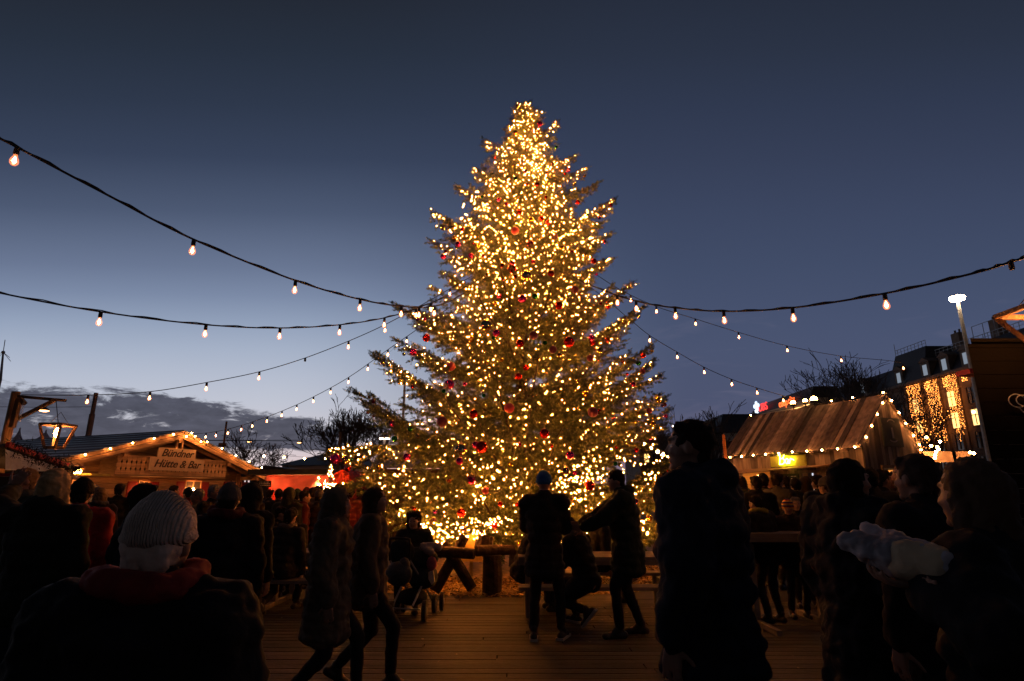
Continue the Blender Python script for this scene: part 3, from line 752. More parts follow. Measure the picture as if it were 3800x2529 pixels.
# flue pole behind the chalet
p_ = P(350, 1620, 27)
fp = MB(); top_ = P(357, 1459, 27); bx_ = top_.x
fp.tube([(bx_, 27, 0), (bx_, 27, 5.1)], .12, 12); fp.tube([(bx_, 27, 5.1), (bx_, 27, top_.z)], .09, 12)
tag(fp.build('flue_pipe', mat('brown_metal', (.16, .10, .09), rough=.6, bump=.1), loc=(bx_, 27, 0)), 'tall brown flue pipe sticking up behind the long roof of the chalet', 'flue pipe')

# ------------------------------------------------------------------ bracket post and its lantern, left
post = thing('lantern_post', 'round wooden post with a braced bracket arm at the left edge of the market', 'post', (P(60, 1460, 13).x, 13, 0))
pt_ = P(60, 1455, 13); pb_ = Vector((pt_.x + .02, 13, 0)); a = MB()
a.tube([pb_, (pt_.x + .01, 13, 2), pt_], [.115, .10, .085], 14); a.build('pole', POST, post, smooth=False)
a = MB(); e1 = P(243, 1487, 12.9); s1 = P(68, 1472, 12.9); a.beam(s1, e1, .07, .06)
a.build('arm', WOOD_DARK, post)
a = MB(); a.beam(P(55, 1560, 12.88), P(205, 1485, 12.88), .07, .07); a.build('brace', WOOD_DARK, post)
a = MB(); a.beam(P(72, 1480, 12.8), P(45, 1588, 12.8), .09, .1); a.beam(P(75, 1480, 12.8), P(92, 1500, 12.8), .08, .08); a.build('bracket_plate', WOOD_DARK, post)
a = MB(); c0 = P(88, 1493, 12.75); 
for k_ in range(10): a.tube([c0 + Vector((.012 * math.cos(q), (.012 if k_ % 2 else 0) * math.cos(q), -.045 * k_ + .028 * math.sin(q))) for q in [i_ * math.pi / 3 for i_ in range(7)]], .005, 4)
a.build('chain', STEEL, post)
def lantern(name_lab, cx, topz, bot, wtop, wbot, Y, cord_to):
    base = Vector((cx, Y, bot)); L_ = thing('wooden_lantern', name_lab, 'lantern', tuple(base))
    H_ = topz - bot; f = MB()
    for sx_ in (-1, 1):
        for sy_ in (-1, 1):
            f.beam(base + Vector((sx_ * wbot / 2, sy_ * wbot / 2, 0)), base + Vector((sx_ * wtop / 2, sy_ * wtop / 2, H_)), .05, .05)
    for z_, w_ in ((0, wbot), (H_, wtop)):
        for sy_ in (-1, 1):
            f.beam(base + Vector((-w_ / 2, sy_ * w_ / 2, z_)), base + Vector((w_ / 2, sy_ * w_ / 2, z_)), .05, .05)
            f.beam(base + Vector((sy_ * w_ / 2, -w_ / 2, z_)), base + Vector((sy_ * w_ / 2, w_ / 2, z_)), .05, .05)
    f.build('frame', POST, L_)
    f = MB(); top = base + Vector((0, 0, H_)); f.tube([top, cord_to], .008, 5)
    for sx_ in (-1, 1): f.tube([top + Vector((sx_ * wtop / 2, 0, 0)), top + Vector((0, 0, .28))], .005, 4)
    f.build('cord', CABLE, L_)
    f = MB(); f.lathe([(.03, .02), (.03, -.06)], top, 10); f.build('socket', BLACK, L_)
    f = MB(); f.lathe([(.02, -.06), (.045, -.13), (.055, -.18), (.04, -.24), (.01, -.27)], top, 14); f.build('bulb', BULB, L_, smooth=True)
    return L_
q = P(217, 1578, 12.7); lantern('wooden lantern frame tapering downwards with one glowing bulb hanging from the bracket post', q.x, q.z, P(217, 1662, 12.7).z, .46, .24, 12.7, P(208, 1486, 12.9))
# catenary lamps over the street
for px, py, Y, lab in ((164, 1524, 20, 'disc shaped street lamp hanging on a wire beside the bracket post'), (925, 1640, 45, 'disc shaped street lamp hanging on a wire over the chalet roof end'), (1110, 1643, 45, 'disc shaped street lamp hanging on a wire in front of the bare trees')):
    c_ = P(px, py, Y); k_ = .37
    t_ = thing('hanging_street_lamp', lab, 'street lamp', tuple(c_), group='street lamps hung on wires')
    f = MB(); f.lathe([(.05 * k_, .30 * k_), (.30 * k_, .2 * k_), (.42 * k_, .06 * k_), (.42 * k_, 0)], c_, 16); f.build('shade', BLACK, t_)
    f = MB(); f.lathe([(.38 * k_, -.001), (.38 * k_, -.05 * k_), (.2 * k_, -.12 * k_)], c_, 16); f.build('light', emis('street_lamp_glow', (1, .42, .13), 10), t_)
    f = MB(); f.tube([c_ + Vector((-9 * Y / 45, 0, .4 * k_)), c_ + Vector((0, 0, .3 * k_)), c_ + Vector((3.8 * Y / 45, 0, .34 * k_))], .0004 * Y, 4); f.build('wire', CABLE, t_)

# market stall with red edged roof at far left
st = thing('market_stall', 'stall with a red edged canopy hung with greenery at the left edge', 'market stall', (-9.0, 11.0, 0))
a = MB()
rA, rB = P(28, 1650, 10.4), P(262, 1732, 12.6)
a.beam(rA, rB, .06, .09); a.build('canopy_edge', RED, st)
a = MB(); back = Vector((-3.2, 1.5, -.15)); a.hexa([rA + Vector((0, 0, -.02)), rB + Vector((0, 0, -.02)), rB + back, rA + back, rA + Vector((0, 0, .02)), rB + Vector((0, 0, .02)), rB + back + Vector((0, 0, .04)), rA + back + Vector((0, 0, .04))]); a.build('canopy', mat('dark_canopy', (.03, .035, .045), rough=.8, bump=.2), st)
a = MB()
tA, tB = P(20, 1668, 10.3), P(235, 1738, 12.4)
a.add([tA, tB, P(235, 1752, 12.4), P(150, 1750, 11.4), P(20, 1745, 10.3)], [(0, 1, 2, 3, 4)]); 
a.prism([tA, tB, P(235, 1752, 12.4), P(150, 1750, 11.4), P(20, 1745, 10.3)], (-.02, .03, 0)); a.build('side_cloth', mat('blue_grey_cloth', (.30, .33, .42), rough=.9, bump=.1), st)
gr = MB()
for q in range(1400):
    t_ = rnd.random(); c_ = rA + (rB - rA) * t_ + Vector((rnd.gauss(0, .06), rnd.gauss(0, .06), rnd.gauss(-.06, .09)))
    d_ = Vector((rnd.gauss(0, 1), rnd.gauss(0, 1), rnd.gauss(-.5, 1))).normalized() * rnd.uniform(.04, .12); w_ = d_.orthogonal().normalized() * .008
    gr.add([c_ - w_, c_ + w_, c_ + d_], [(0, 1, 2)])
for q in range(900):
    c_ = P(rnd.uniform(150, 300), rnd.gauss(1744, 5), 12.2); d_ = Vector((rnd.gauss(0, 1), rnd.gauss(0, 1), rnd.gauss(-.2, 1))).normalized() * rnd.uniform(.04, .12); w_ = d_.orthogonal().normalized() * .008
    gr.add([c_ - w_, c_ + w_, c_ + d_], [(0, 1, 2)])
gr.build('garland', NEED, st)
a = MB(); a.box(P(40, 1800, 9.5).x, P(60, 1800, 9.5).x, 9.5, 9.6, 0, P(50, 1760, 9.5).z); a.box(P(-60, 1800, 9.5).x, P(62, 1800, 9.5).x, 9.48, 9.62, P(50, 1768, 9.5).z, P(50, 1758, 9.5).z); a.build('post', RED, st)
a = MB(); a.box(P(-60, 1800, 9.55).x, P(38, 1800, 9.55).x, 9.5, 9.58, .3, P(50, 1770, 9.5).z); a.build('panel', WOOD_DARK, st)
for i_, (px, py) in enumerate(((280, 1750), (293, 1750), (238, 1751), (85, 1749), (215, 1745))):
    c_ = P(px, py, 12.3); f = MB(); f.lathe([(.09, 0), (.10, .03), (.02, .09)], c_ + Vector((0, 0, .05)), 10)
    o = f.build('lamp_shade', mat('orange_shade', (.5, .22, .05), rough=.6), st); f = MB(); f.ball(c_, .05, n=8); o2 = f.build('bulb', BULB); o2.parent = o; o2.matrix_parent_inverse = Matrix.Identity(4)
    for v in o2.data.vertices: v.co = st.matrix_basis.inverted() @ v.co
a = MB(); a.box(P(275, 1757, 12.8).x, P(340, 1757, 12.8).x, 12.8, 13.4, P(300, 1765, 12.8).z, P(300, 1757, 12.8).z); a.build('shelf', mat('yellow_board', (.45, .33, .06), rough=.7), st)

# little pointed tents far left
for px, py0, py1, w_, lab in ((64, 1588, 1640, 26, 'pointed pale tent top nearest the bracket post'), (163, 1596, 1640, 44, 'low pointed tent top between the post and the hanging lantern'), (262, 1578, 1640, 24, 'slim pointed tent top just right of the hanging lantern')):
    c_ = P(px, py1, 46); tz = P(px, py0, 46).z; w3 = w_ / 2130 * 46
    f = MB(); f.lathe([(w3, c_.z - 1.2), (w3 * .75, c_.z), (w3 * .3, c_.z + (tz - c_.z) * .45), (.05, c_.z + (tz - c_.z) * .8), (.05, tz)], (c_.x, 46, 0), 8)
    t_ = thing('market_tent', lab, 'tent', (c_.x, 46, 0), group='tent tops behind the chalet'); f.build('roof', mat('pale_canvas', (.42, .36, .40), rough=.9, bump=.1), t_)
    f = MB(); f.box(c_.x - w3, c_.x + w3, 46 - w3, 46 + w3, 0, c_.z - 1.15); f.build('wall', MATS['pale_canvas'], t_)
# radio mast at the left edge, on a low building
p0 = P(2, 1410, 40); p1 = P(19, 1262, 40)
ms = thing('radio_mast', 'thin radio mast with slanting stays at the left edge against the sky', 'mast', (p0.x, 40, 0))
f = MB(); hub_ = P(12, 1308, 40); f.tube([(p0.x - .1, 40, 0), p0, hub_], [.12, .09, .06], 6); f.build('pole', STEEL, ms)
f = MB(); f.tube([hub_, p1], .025, 5); 
for px, py in ((40, 1342), (-8, 1330), (-20, 1318), (36, 1328)): f.tube([hub_, P(px, py, 40)], .018, 4)
f.ball(hub_, .12, n=8); f.build('aerial', STEEL, ms)

# ------------------------------------------------------------------ red stall, shed, roofs, behind the chalet
sh = thing('red_stall', 'long red stall with a dark flat roof and sagging pale cloth between chalet and fir', 'stall', (P(1100, 1830, 21).x, 21, 0))
def bp(px, py, Y): return P(px, py, Y)
xL, xR = bp(985, 1800, 21).x, bp(1212, 1800, 21).x; zt = bp(1100, 1763, 21).z
a = MB(); a.box(xL, xR, 21.3, 24, 0, zt - .02)
a.build('wall', RED, sh)
a = MB(); a.box(xL - .5, xR + .1, 20.6, 24.5, zt, bp(1100, 1742, 20.6).z); a.build('roof', mat('dark_roof_felt', (.025, .028, .035), rough=.7, bump=.2), sh)
a = MB()
for i_ in range(6):
    for j_ in range(2):
        x0_ = xL + .45 + i_ * .42; a.box(x0_, x0_ + .34, 21.25, 21.3, 1.05 + j_ * .3, 1.3 + j_ * .3)
a.build('tile_panel', mat('terracotta', (.30, .10, .05), rough=.7), sh)
PC = mat('pink_cloth', (.75, .45, .44), rough=.9, bump=.1)
n_q = PC.node_tree.nodes; b_q = n_q['Principled BSDF']; tq = n_q.new('ShaderNodeBsdfTranslucent'); tq.inputs['Color'].default_value = (.75, .38, .36, 1); mq = n_q.new('ShaderNodeMixShader'); mq.inputs[0].default_value = .5
PC.node_tree.links.new(b_q.outputs[0], mq.inputs[1]); PC.node_tree.links.new(tq.outputs[0], mq.inputs[2]); PC.node_tree.links.new(mq.outputs[0], n_q['Material Output'].inputs['Surface'])
cl = MB(); nX = 24; rows = 8; vs = []; 
for j_ in range(rows + 1):
    for i_ in range(nX + 1):
        t_ = i_ / nX; sag = .16 + .62 * (1 - (2 * t_ - 1) ** 2) ** .8; v_ = j_ / rows
        x_ = xL + .1 + (xR - xL - .3) * t_; vs.append((x_, 20.9 - .25 * math.sin(v_ * 3.1) - .05 * math.sin(v_ * 9 + t_ * 3), zt - .02 - sag * v_ - .1 * (1 - (2 * t_ - 1) ** 2) * v_))
fs = [(j_ * (nX + 1) + i_, j_ * (nX + 1) + i_ + 1, (j_ + 1) * (nX + 1) + i_ + 1, (j_ + 1) * (nX + 1) + i_) for j_ in range(rows) for i_ in range(nX)]
cl.add(vs, fs); co_ = cl.build('draped_cloth', PC, sh, smooth=True)
co_.modifiers.new('thick', 'SOLIDIFY').thickness = .01
for px, py in ((1014, 1790), (1181, 1776), (1000, 1800), (1030, 1803), (1060, 1808), (1185, 1800)):
    f = MB(); f.ball(bp(px, py, 20.8), .045, n=8); f.build('bulb', BULB, sh)
for q in range(5): f = MB(); f.ball((xL + .5 + q * (xR - xL - 1) / 4, 21.12, zt - .18), .04, n=8); f.build('bulb', BULB, sh)
a = MB(); a.box(bp(956, 1800, 20.5).x, bp(1007, 1800, 20.5).x, 20.45, 20.5, bp(980, 1808, 20.5).z, bp(980, 1785, 20.5).z)
bd = thing('chalk_board', 'dark chalk board hanging at the corner beside the chalet roof end', 'sign board', (bp(980, 1800, 20.5).x, 20.5, 1.8)); a.build('board', BLACK, bd)
a = MB()
for r__ in range(3):
    x_ = bp(962, 1800, 20.44).x
    while x_ < bp(1002, 1800, 20.44).x - .04:
        w_ = rnd.uniform(.02, .06); z_ = bp(980, 1791 + r__ * 6, 20.44).z; a.box(x_, x_ + w_, 20.44, 20.445, z_, z_ + .02); x_ += w_ + .02
a.build('chalk_marks', mat('chalk', (.6, .6, .6), rough=.9), bd)
# red barrel shaped tent
rt = thing('red_tent', 'bright red arched tent beside the little cone of lights', 'tent', (bp(1265, 1830, 19.5).x, 19.5, 0))
x0_, x1_ = bp(1212, 1800, 19.5).x, bp(1318, 1800, 19.5).x; zt2 = bp(1265, 1744, 19.5).z; cx = (x0_ + x1_) / 2; hw = (x1_ - x0_) / 2
a = MB(); prof_ = []
for k_ in range(13):
    an = math.pi * k_ / 12; prof_.append((cx - hw * math.cos(an), 19.5, 1.35 + (zt2 - 1.35) * math.sin(an)))
prof_ = [(x0_, 19.5, 0)] + prof_ + [(x1_, 19.5, 0)]
for k_ in range(8): a.prism([(p_[0], 19.5 + .35 * k_, p_[2] + (.02 if k_ % 2 else 0)) for p_ in prof_], (0, .36, 0))
a.build('canvas', REDCANVAS, rt)
f = MB()
for k_ in range(7):
    x_ = cx + .05 + k_ * hw / 7.5; f.beam((x_, 19.47, .2), (x_, 19.47, 1.35 + (zt2 - 1.42) * math.sqrt(max(0, 1 - ((x_ - cx) / hw) ** 2))), .05, .05)
f.build('curtain_folds', REDCANVAS, rt)
# cone of lights
lc = thing('light_cone', 'slim cone shaped tree of tiny warm lights in front of the red tent', 'light tree', tuple(Vector((bp(1222, 1800, 18.8).x, 18.8, 0))))
cz0, cz1 = bp(1222, 1800, 18.8).z, bp(1222, 1724, 18.8).z
a = MB(); 
for q in range(700):
    t_ = rnd.random(); c_ = Vector((bp(1222, 1800, 18.8).x, 18.8, cz0 - .3 + (cz1 - cz0 + .3) * t_)); an = rnd.uniform(0, 6.28); rr_ = (1 - t_) * .16 + .01
    c_ += Vector((math.cos(an) * rr_, math.sin(an) * rr_, 0)); d_ = Vector((math.cos(an), math.sin(an), .3)) * .1; w_ = Vector((-math.sin(an), math.cos(an), 0)) * .01; a.add([c_ - w_, c_ + w_, c_ + d_], [(0, 1, 2)])
a.build('crown', NEED, lc)
a = MB(); a.tube([(bp(1222, 1800, 18.8).x, 18.8, 0), (bp(1222, 1800, 18.8).x, 18.8, cz1 - .05)], [.05, .01], 6); a.build('trunk', BARK, lc)
a = MB()
for q in range(40):
    t_ = rnd.random(); an = rnd.uniform(0, 6.28); rr_ = (1 - t_) * .17 + .015; led_geo(a, (bp(1222, 1800, 18.8).x + math.cos(an) * rr_, 18.8 + math.sin(an) * rr_, cz0 - .1 + (cz1 - cz0 + .1) * t_), .008)
for q in range(22):
    c_ = bp(rnd.uniform(1200, 1262), rnd.uniform(1795, 1815), 18.6); led_geo(a, c_, .008)
o = a.build('light', LED, lc); o['kind'] = 'stuff'
# hipped roof building and others
hb = thing('hipped_roof_building', 'low grey building with a dark hipped roof far behind the red stall', 'building', (bp(1160, 1800, 48).x, 48, 0))
x0_, x1_ = bp(1040, 1800, 48).x, bp(1330, 1800, 48).x; ze, zr_ = bp(1100, 1728, 48).z, bp(1130, 1688, 48).z
a = MB(); a.box(x0_, x1_, 48, 58, 0, ze); a.build('wall', PLASTER, hb)
a = MB(); xm0, xm1 = bp(1122, 1800, 48).x, x1_ - 1.5
a.add([(x0_ - .4, 47.6, ze), (x1_ + .4, 47.6, ze), (x1_ + .4, 58.4, ze), (x0_ - .4, 58.4, ze), (xm0, 53, zr_ + .4), (xm1, 53, zr_ + .4)], [(0, 1, 5, 4), (1, 2, 5), (2, 3, 4, 5), (3, 0, 4), (3, 2, 1, 0)]); rf_ = a.build('roof', SLATE, hb)
a = MB(); a.box(xm0 + .2, xm0 + .6, 52.8, 53.2, zr_, zr_ + 1.0); o = a.build('chimney', SLATE); o.parent = rf_
for v in o.data.vertices: v.co = hb.matrix_basis.inverted() @ v.co
lbm = thing('flat_shed', 'low dark shed roof just behind the chalet eave and bare tree', 'shed', (bp(985, 1800, 34).x, 34, 0)); a = MB(); a.box(bp(925, 1800, 34).x, bp(1045, 1800, 34).x, 34, 38, 0, bp(985, 1738, 34).z); a.build('wall', SLATE, lbm); a = MB(); a.prism([(bp(920, 1800, 34).x, 33.8, bp(985, 1738, 34).z), (bp(1050, 1800, 34).x, 33.8, bp(985, 1738, 34).z), (bp(985, 1800, 34).x, 33.8, bp(985, 1728, 34).z)], (0, 4.4, 0)); a.build('roof', SLATE, lbm)
cr = thing('corrugated_roof_stall', 'stall with a corrugated sheet roof partly hidden by the fir', 'stall', (bp(1500, 1800, 20).x, 20, 0))
a = MB(); x_ = bp(1370, 1800, 20).x; xe = bp(1720, 1800, 20).x; zlo, zhi = bp(1500, 1733, 20).z, bp(1500, 1686, 22).z
while x_ < xe: a.hexa([(x_, 20, zlo - .05), (x_ + .12, 20, zlo - .05), (x_ + .12, 22, zhi - .05), (x_, 22, zhi - .05), (x_, 20, zlo), (x_ + .12, 20, zlo + .03), (x_ + .12, 22, zhi + .03), (x_, 22, zhi)]); x_ += .12
a.build('roof', METALROOF, cr); a = MB(); a.box(bp(1370, 1800, 20).x, xe, 20.2, 22.5, 0, zlo - .06); a.build('wall', WOOD_DARK, cr)

# ------------------------------------------------------------------ bare trees
def bare_tree(label, px, Y, ztop, spread, seed, depth=6, lean=0.0, ground_x=None):
    rr = random.Random(seed); x = P(px, 1800, Y).x
    t_ = thing('bare_tree', label, 'tree', (x, Y, 0), group='bare winter trees')
    tr = MB(); cw = MB(); H_ = ztop
    def grow(p, d, L, r, lv):
        pts = [p]; rad = [r]; n_ = 4
        for i in range(n_):
            d = (d + Vector((rr.gauss(0, .13), rr.gauss(0, .13), rr.gauss(.03, .06)))).normalized()
            p = p + d * (L / n_); pts.append(p); rad.append(r * (1 - .4 * (i + 1) / n_))
        rad2 = [max(q_, Y * .0004) for q_ in rad]
        (tr if lv < 1 else cw).tube(pts, rad2, 6 if lv < 2 else (4 if lv < 4 else 3), cap=False)
        if lv >= depth: return
        for k_ in range((3 if lv < 4 else 2) if lv > 0 else 5):
            a = rr.uniform(0, 6.28); s_ = spread * rr.uniform(.5, 1.1)
            o_ = d.orthogonal().normalized(); o_.rotate(Quaternion(d, a))
            q = rr.randint(2, 4) if lv else rr.randint(3, 4)
            grow(pts[q], (d + o_ * s_ + Vector((0, 0, .12))).normalized(), L * rr.uniform(.6, .82), rad[q] * .70, lv + 1)
    grow(Vector((x, Y, 0)), Vector((lean, 0, 1)), H_ * .36, H_ * .022 + .06, 0)
    cw.build('crown', BARK, t_); tr.build('trunk', BARK, t_)
    # scale so that the top reaches ztop
    zm = max(v[2] for v in cw.v); t_.scale = (ztop * 1.12 / zm,) * 3
    return t_
bare_tree('tall bare tree with upswept branches behind the hipped roof building', 1225, 46, P(1225, 1502, 46).z, .55, 3, 6)
bare_tree('bare tree standing between the tall bare tree and the fir', 1335, 50, P(1335, 1555, 50).z, .65, 5, 6)
bare_tree('bare tree showing just past the left side of the fir', 1425, 52, P(1425, 1570, 52).z, .6, 11, 6)
bare_tree('wide low bare tree glowing warm beyond the chalet roof end', 905, 36, P(905, 1600, 36).z, .95, 21, 6)
bare_tree('bare tree behind the lower right side of the fir', 2430, 34, P(2430, 1545, 34).z, .7, 31, 6)
bare_tree('bare tree between the fir and the head of the big man', 2540, 40, P(2540, 1560, 40).z, .7, 37, 6)
bare_tree('small bare tree seen over the head of the big man', 2640, 45, P(2640, 1545, 45).z, .5, 41, 5)
bare_tree('bare tree rising in front of the grand hotel above the plank hut', 3130, 52, P(3130, 1385, 52).z, .75, 43, 6)
bare_tree('bare tree before the corner tower of the grand hotel', 3245, 56, P(3250, 1335, 56).z, .6, 47, 6)

# ------------------------------------------------------------------ plank bar hut on the right
B0 = Vector((8.28, 14.0, 0)); ax_ = Vector((math.sin(R(158)), math.cos(R(158)), 0)); ay_ = Vector((-ax_.y, ax_.x, 0))
hut = thing('plank_bar_hut', 'bar hut clad in reclaimed planks with a steep plank roof edged in bulbs', 'hut', tuple(B0), math.atan2(ax_.y, ax_.x))
HM = hut.matrix_basis.copy(); HI = HM.inverted()
def front(px, py, off=0.0):
    r = ray(px, py); o = B0 + ay_ * off; k = (o - Vector((0, 0, EYE))).dot(ay_) / r.dot(ay_)
    q = HI @ (Vector((0, 0, EYE)) + r * k); return q.x, q.z
def gable(px, py, off=0.0):
    r = ray(px, py); o = B0 + ax_ * off; k = (o - Vector((0, 0, EYE))).dot(ax_) / r.dot(ax_)
    q = HI @ (Vector((0, 0, EYE)) + r * k); return q.y, q.z
def hb_(mb, name, m, par=None):
    o = mb.build(name, m); o.parent = par or hut; return o
xb0, ze = front(2695, 1703); _, ze2 = front(3215, 1665)
ry, rz_ = gable(3285, 1471); ey, ez = gable(3408, 1668)
print('hut', xb0, ze, ze2, 'ridge', ry, rz_, 'back', ey, ez)
ze = (ze + ze2) / 2; wf = .12       # wall set back under the eave
ry = max(ry, .75)
roof = MB(); x = xb0 - .1
while x < .02:
    w_ = rnd.uniform(.09, .2); x1 = min(x + w_, .06); o_ = rnd.uniform(0, .03); lo = rnd.uniform(-.05, .05)
    a0 = Vector((0, -.02 - lo * .3, ze - lo)); a1 = Vector((0, ry, rz_))
    nrm = Vector((0, -(a1.z - a0.z), a1.y - a0.y)).normalized() * (.03 + o_)
    tt = rnd.choice((.3, .45, .7, 1.0, 1.3, 1.7, 2.0)) * rnd.uniform(.85, 1.15)
    roof.hexa([(x, a0.y, a0.z), (x1 - .008, a0.y, a0.z), (x1 - .008, a1.y, a1.z), (x, a1.y, a1.z)] + [tuple(Vector(p) + nrm) for p in ((x, a0.y, a0.z), (x1 - .008, a0.y, a0.z), (x1 - .008, a1.y, a1.z), (x, a1.y, a1.z))], t=tt)
    roof.hexa([(x, ry, rz_), (x1 - .008, ry, rz_), (x1 - .008, ey + .1, ez), (x, ey + .1, ez), (x, ry, rz_ + .04), (x1 - .008, ry, rz_ + .04), (x1 - .008, ey + .13, ez + .03), (x, ey + .13, ez + .03)], t=tt)
    x = x1
hb_(roof, 'roof', RECLAIM)
wall = MB()
# front wall of upright boards above the counter opening, and below
zf = front(2900, 1730)[1]          # top of opening band
x = xb0
while x < -.02:
    w_ = rnd.uniform(.1, .2); x1 = min(x + w_, 0); wall.box(x, x1 - .008, wf, wf + .03, 2.13, ze + .02, t=rnd.choice((.35, .6, 1.0, 1.3, 1.6))); x = x1
o0, o1 = front(2752, 1780, wf)[0], front(2862, 1780, wf)[0]
g0, g1 = front(2976, 1780, wf)[0], front(3016, 1780, wf)[0]
x = xb0
while x < -.02:
    w_ = .12; x1 = x + w_; mid = (x + x1) / 2
    if o0 < mid < o1: wall.box(x, x1 - .006, wf, wf + .03, 0, 1.15, t=rnd.uniform(.6, 1.2))
    elif g0 < mid < g1: wall.box(x, x1 - .006, wf, wf + .03, 0, 1.45, t=rnd.uniform(.6, 1.2)); wall.box(x, x1 - .006, wf, wf + .03, 2.05, 2.13)
    else: wall.box(x, x1 - .006, wf, wf + .03, 0, 2.13, t=rnd.uniform(.5, 1.2))
    x = x1
# gable boards
y_ = wf
d0, d1 = gable(3278, 1760)[0], gable(3340, 1760)[0]
while y_ < ey:
    w_ = rnd.uniform(.07, .14); y1 = min(y_ + w_, ey)
    def gz(y): return (ze + (rz_ - ze) * y / ry if y < ry else rz_ + (ez - rz_) * (y - ry) / (ey - ry)) - .02
    tt = rnd.choice((.5, .8, 1.1, 1.4, 1.7)); zb = 2.12 if d0 < (y_ + y1) / 2 < d1 else 0
    wall.hexa([(-.03, y_, zb), (0, y_, zb), (0, y1 - .006, zb), (-.03, y1 - .006, zb), (-.03, y_, gz(y_)), (0, y_, gz(y_)), (0, y1 - .006, gz(y1)), (-.03, y1 - .006, gz(y1))], t=tt)
    y_ = y1
# interior walls and floor
wall.box(xb0, 0, ey - .05, ey, 0, ez - .05, t=.8); wall.box(xb0 - .03, xb0, wf, ey, 0, ez - .1, t=.8)
hb_(wall, 'wall', RECLAIM)
ins = MB(); ins.box(o0 - .2, o1 + .2, 1.2, 1.25, 0, 2.2); ins.box(o0 - .25, o0 - .2, wf + .04, 1.25, 0, 2.2); ins.box(o1 + .2, o1 + .25, wf + .04, 1.25, 0, 2.2)
hb_(ins, 'room_lining', mat('orange_plywood', (.55, .30, .10), rough=.7, var=.15, stretch=(1, 1, 4)))
lmp = MB(); lmp.ball(((o0 + o1) / 2 - .3, .55, 2.0), .07, n=10); hb_(lmp, 'room_lamp', emis('room_lamp', (1, .5, .14), 45))
pp = MB(); pp.box((o0 + o1) / 2 + .1, (o0 + o1) / 2 + .3, 1.17, 1.195, 1.15, 1.6); hb_(pp, 'paper_notice', mat('white_paper', (.7, .66, .6), rough=.8, bump=.02))
ct = MB(); ct.box(o0 - .1, o1 + .1, wf - .3, wf + .3, 1.15, 1.19); hb_(ct, 'counter', RECLAIM)
aw = MB(); xa0, xa1 = front(2715, 1740, -.4)[0], front(2880, 1735, -.4)[0]
aw.hexa([(xa0, -.5, 2.06), (xa1, -.5, 2.12), (xa1, wf - .01, 2.2), (xa0, wf - .01, 2.2), (xa0, -.5, 2.09), (xa1, -.5, 2.15), (xa1, wf - .01, 2.23), (xa0, wf - .01, 2.23)])
aw.hexa([(xa1 + .15, -.4, 2.13), (-.9, -.4, 2.16), (-.9, wf - .01, 2.22), (xa1 + .15, wf - .01, 2.22), (xa1 + .15, -.4, 2.16), (-.9, -.4, 2.19), (-.9, wf - .01, 2.25), (xa1 + .15, wf - .01, 2.25)])
hb_(aw, 'awning_board', POST)
# neon script sign on a yellow painted board
s0, z0_ = front(2863, 1728, .1); s1, z1_ = front(2988, 1690, .1)
sb = MB(); sb.box(s0, s1, .075, .115, 2.25, ze - .03); bo = hb_(sb, 'sign_board', mat('yellow_paint', (.42, .40, .05), rough=.7))
nx0, nz0 = front(2890, 1724, .0); nx1, nz1 = front(2942, 1698, .0)
W_, H_ = nx1 - nx0, .28; nz0 = max(nz0, 2.27)
strokes = [[(0, .0), (.06, .5), (.10, 1.0)], [(-.02, .85), (.10, 1.05), (.30, 1.0), (.36, .8), (.25, .58), (.10, .52)], [(.12, .53), (.30, .5), (.36, .28), (.25, .03), (.0, .0)],
           [(.62, .42), (.52, .5), (.42, .3), (.46, .06), (.56, .06), (.63, .4), (.62, .12), (.68, .03)], [(.68, .03), (.76, .45), (.80, .5), (.84, .38), (.92, .42), (1.0, .3)]]
nn_ = MB()
for st_ in strokes: nn_.tube(crom([Vector((nx0 + a_ * W_, .03, nz0 + b2 * H_)) for a_, b2 in st_], 5), .014, 6)
hb_(nn_, 'neon_tube', emis('yellow_neon', (1, .78, .05), 30), bo)
mb_ = MB(); m0, m1 = front(2900, 1750, .05)[0], front(2958, 1750, .05)[0]; mb_.box(m0, m1, .05, .1, 1.68, 2.05); mo = hb_(mb_, 'menu_board', mat('green_black_board', (.02, .035, .015), rough=.7))
mt = MB()
for r__ in range(5):
    for c_ in range(2):
        x = m0 + .04 + c_ * (m1 - m0) / 2; xe_ = x + (m1 - m0) / 2 - .12
        while x < xe_: w_ = rnd.uniform(.03, .09); mt.box(x, x + w_, .046, .0499, 1.74 + r__ * .058, 1.755 + r__ * .058); x += w_ + .02
hb_(mt, 'chalk_marks', MATS['chalk'], mo)
wn = MB(); wn.box(g0, g1, .5, .52, 1.4, 2.1); wo = hb_(wn, 'lit_shelf', emis('cool_lit_shelf', (.8, .85, 1.0), .9))
sv = MB(); 
for k_ in range(4): sv.box(g0, g1, .44, .5, 1.48 + k_ * .16, 1.495 + k_ * .16)
hb_(sv, 'shelf', RECLAIM, wo)
bt = MB()
for k_ in range(3):
    for q in range(6): bx_ = g0 + .06 + q * (g1 - g0 - .1) / 6; bt.lathe([(.018, 0), (.018, .07), (.007, .09), (.007, .12)], (bx_, .47, 1.496 + k_ * .16), 6)
hb_(bt, 'bottle', mat('amber_glass', (.25, .08, .02), rough=.2), wo)
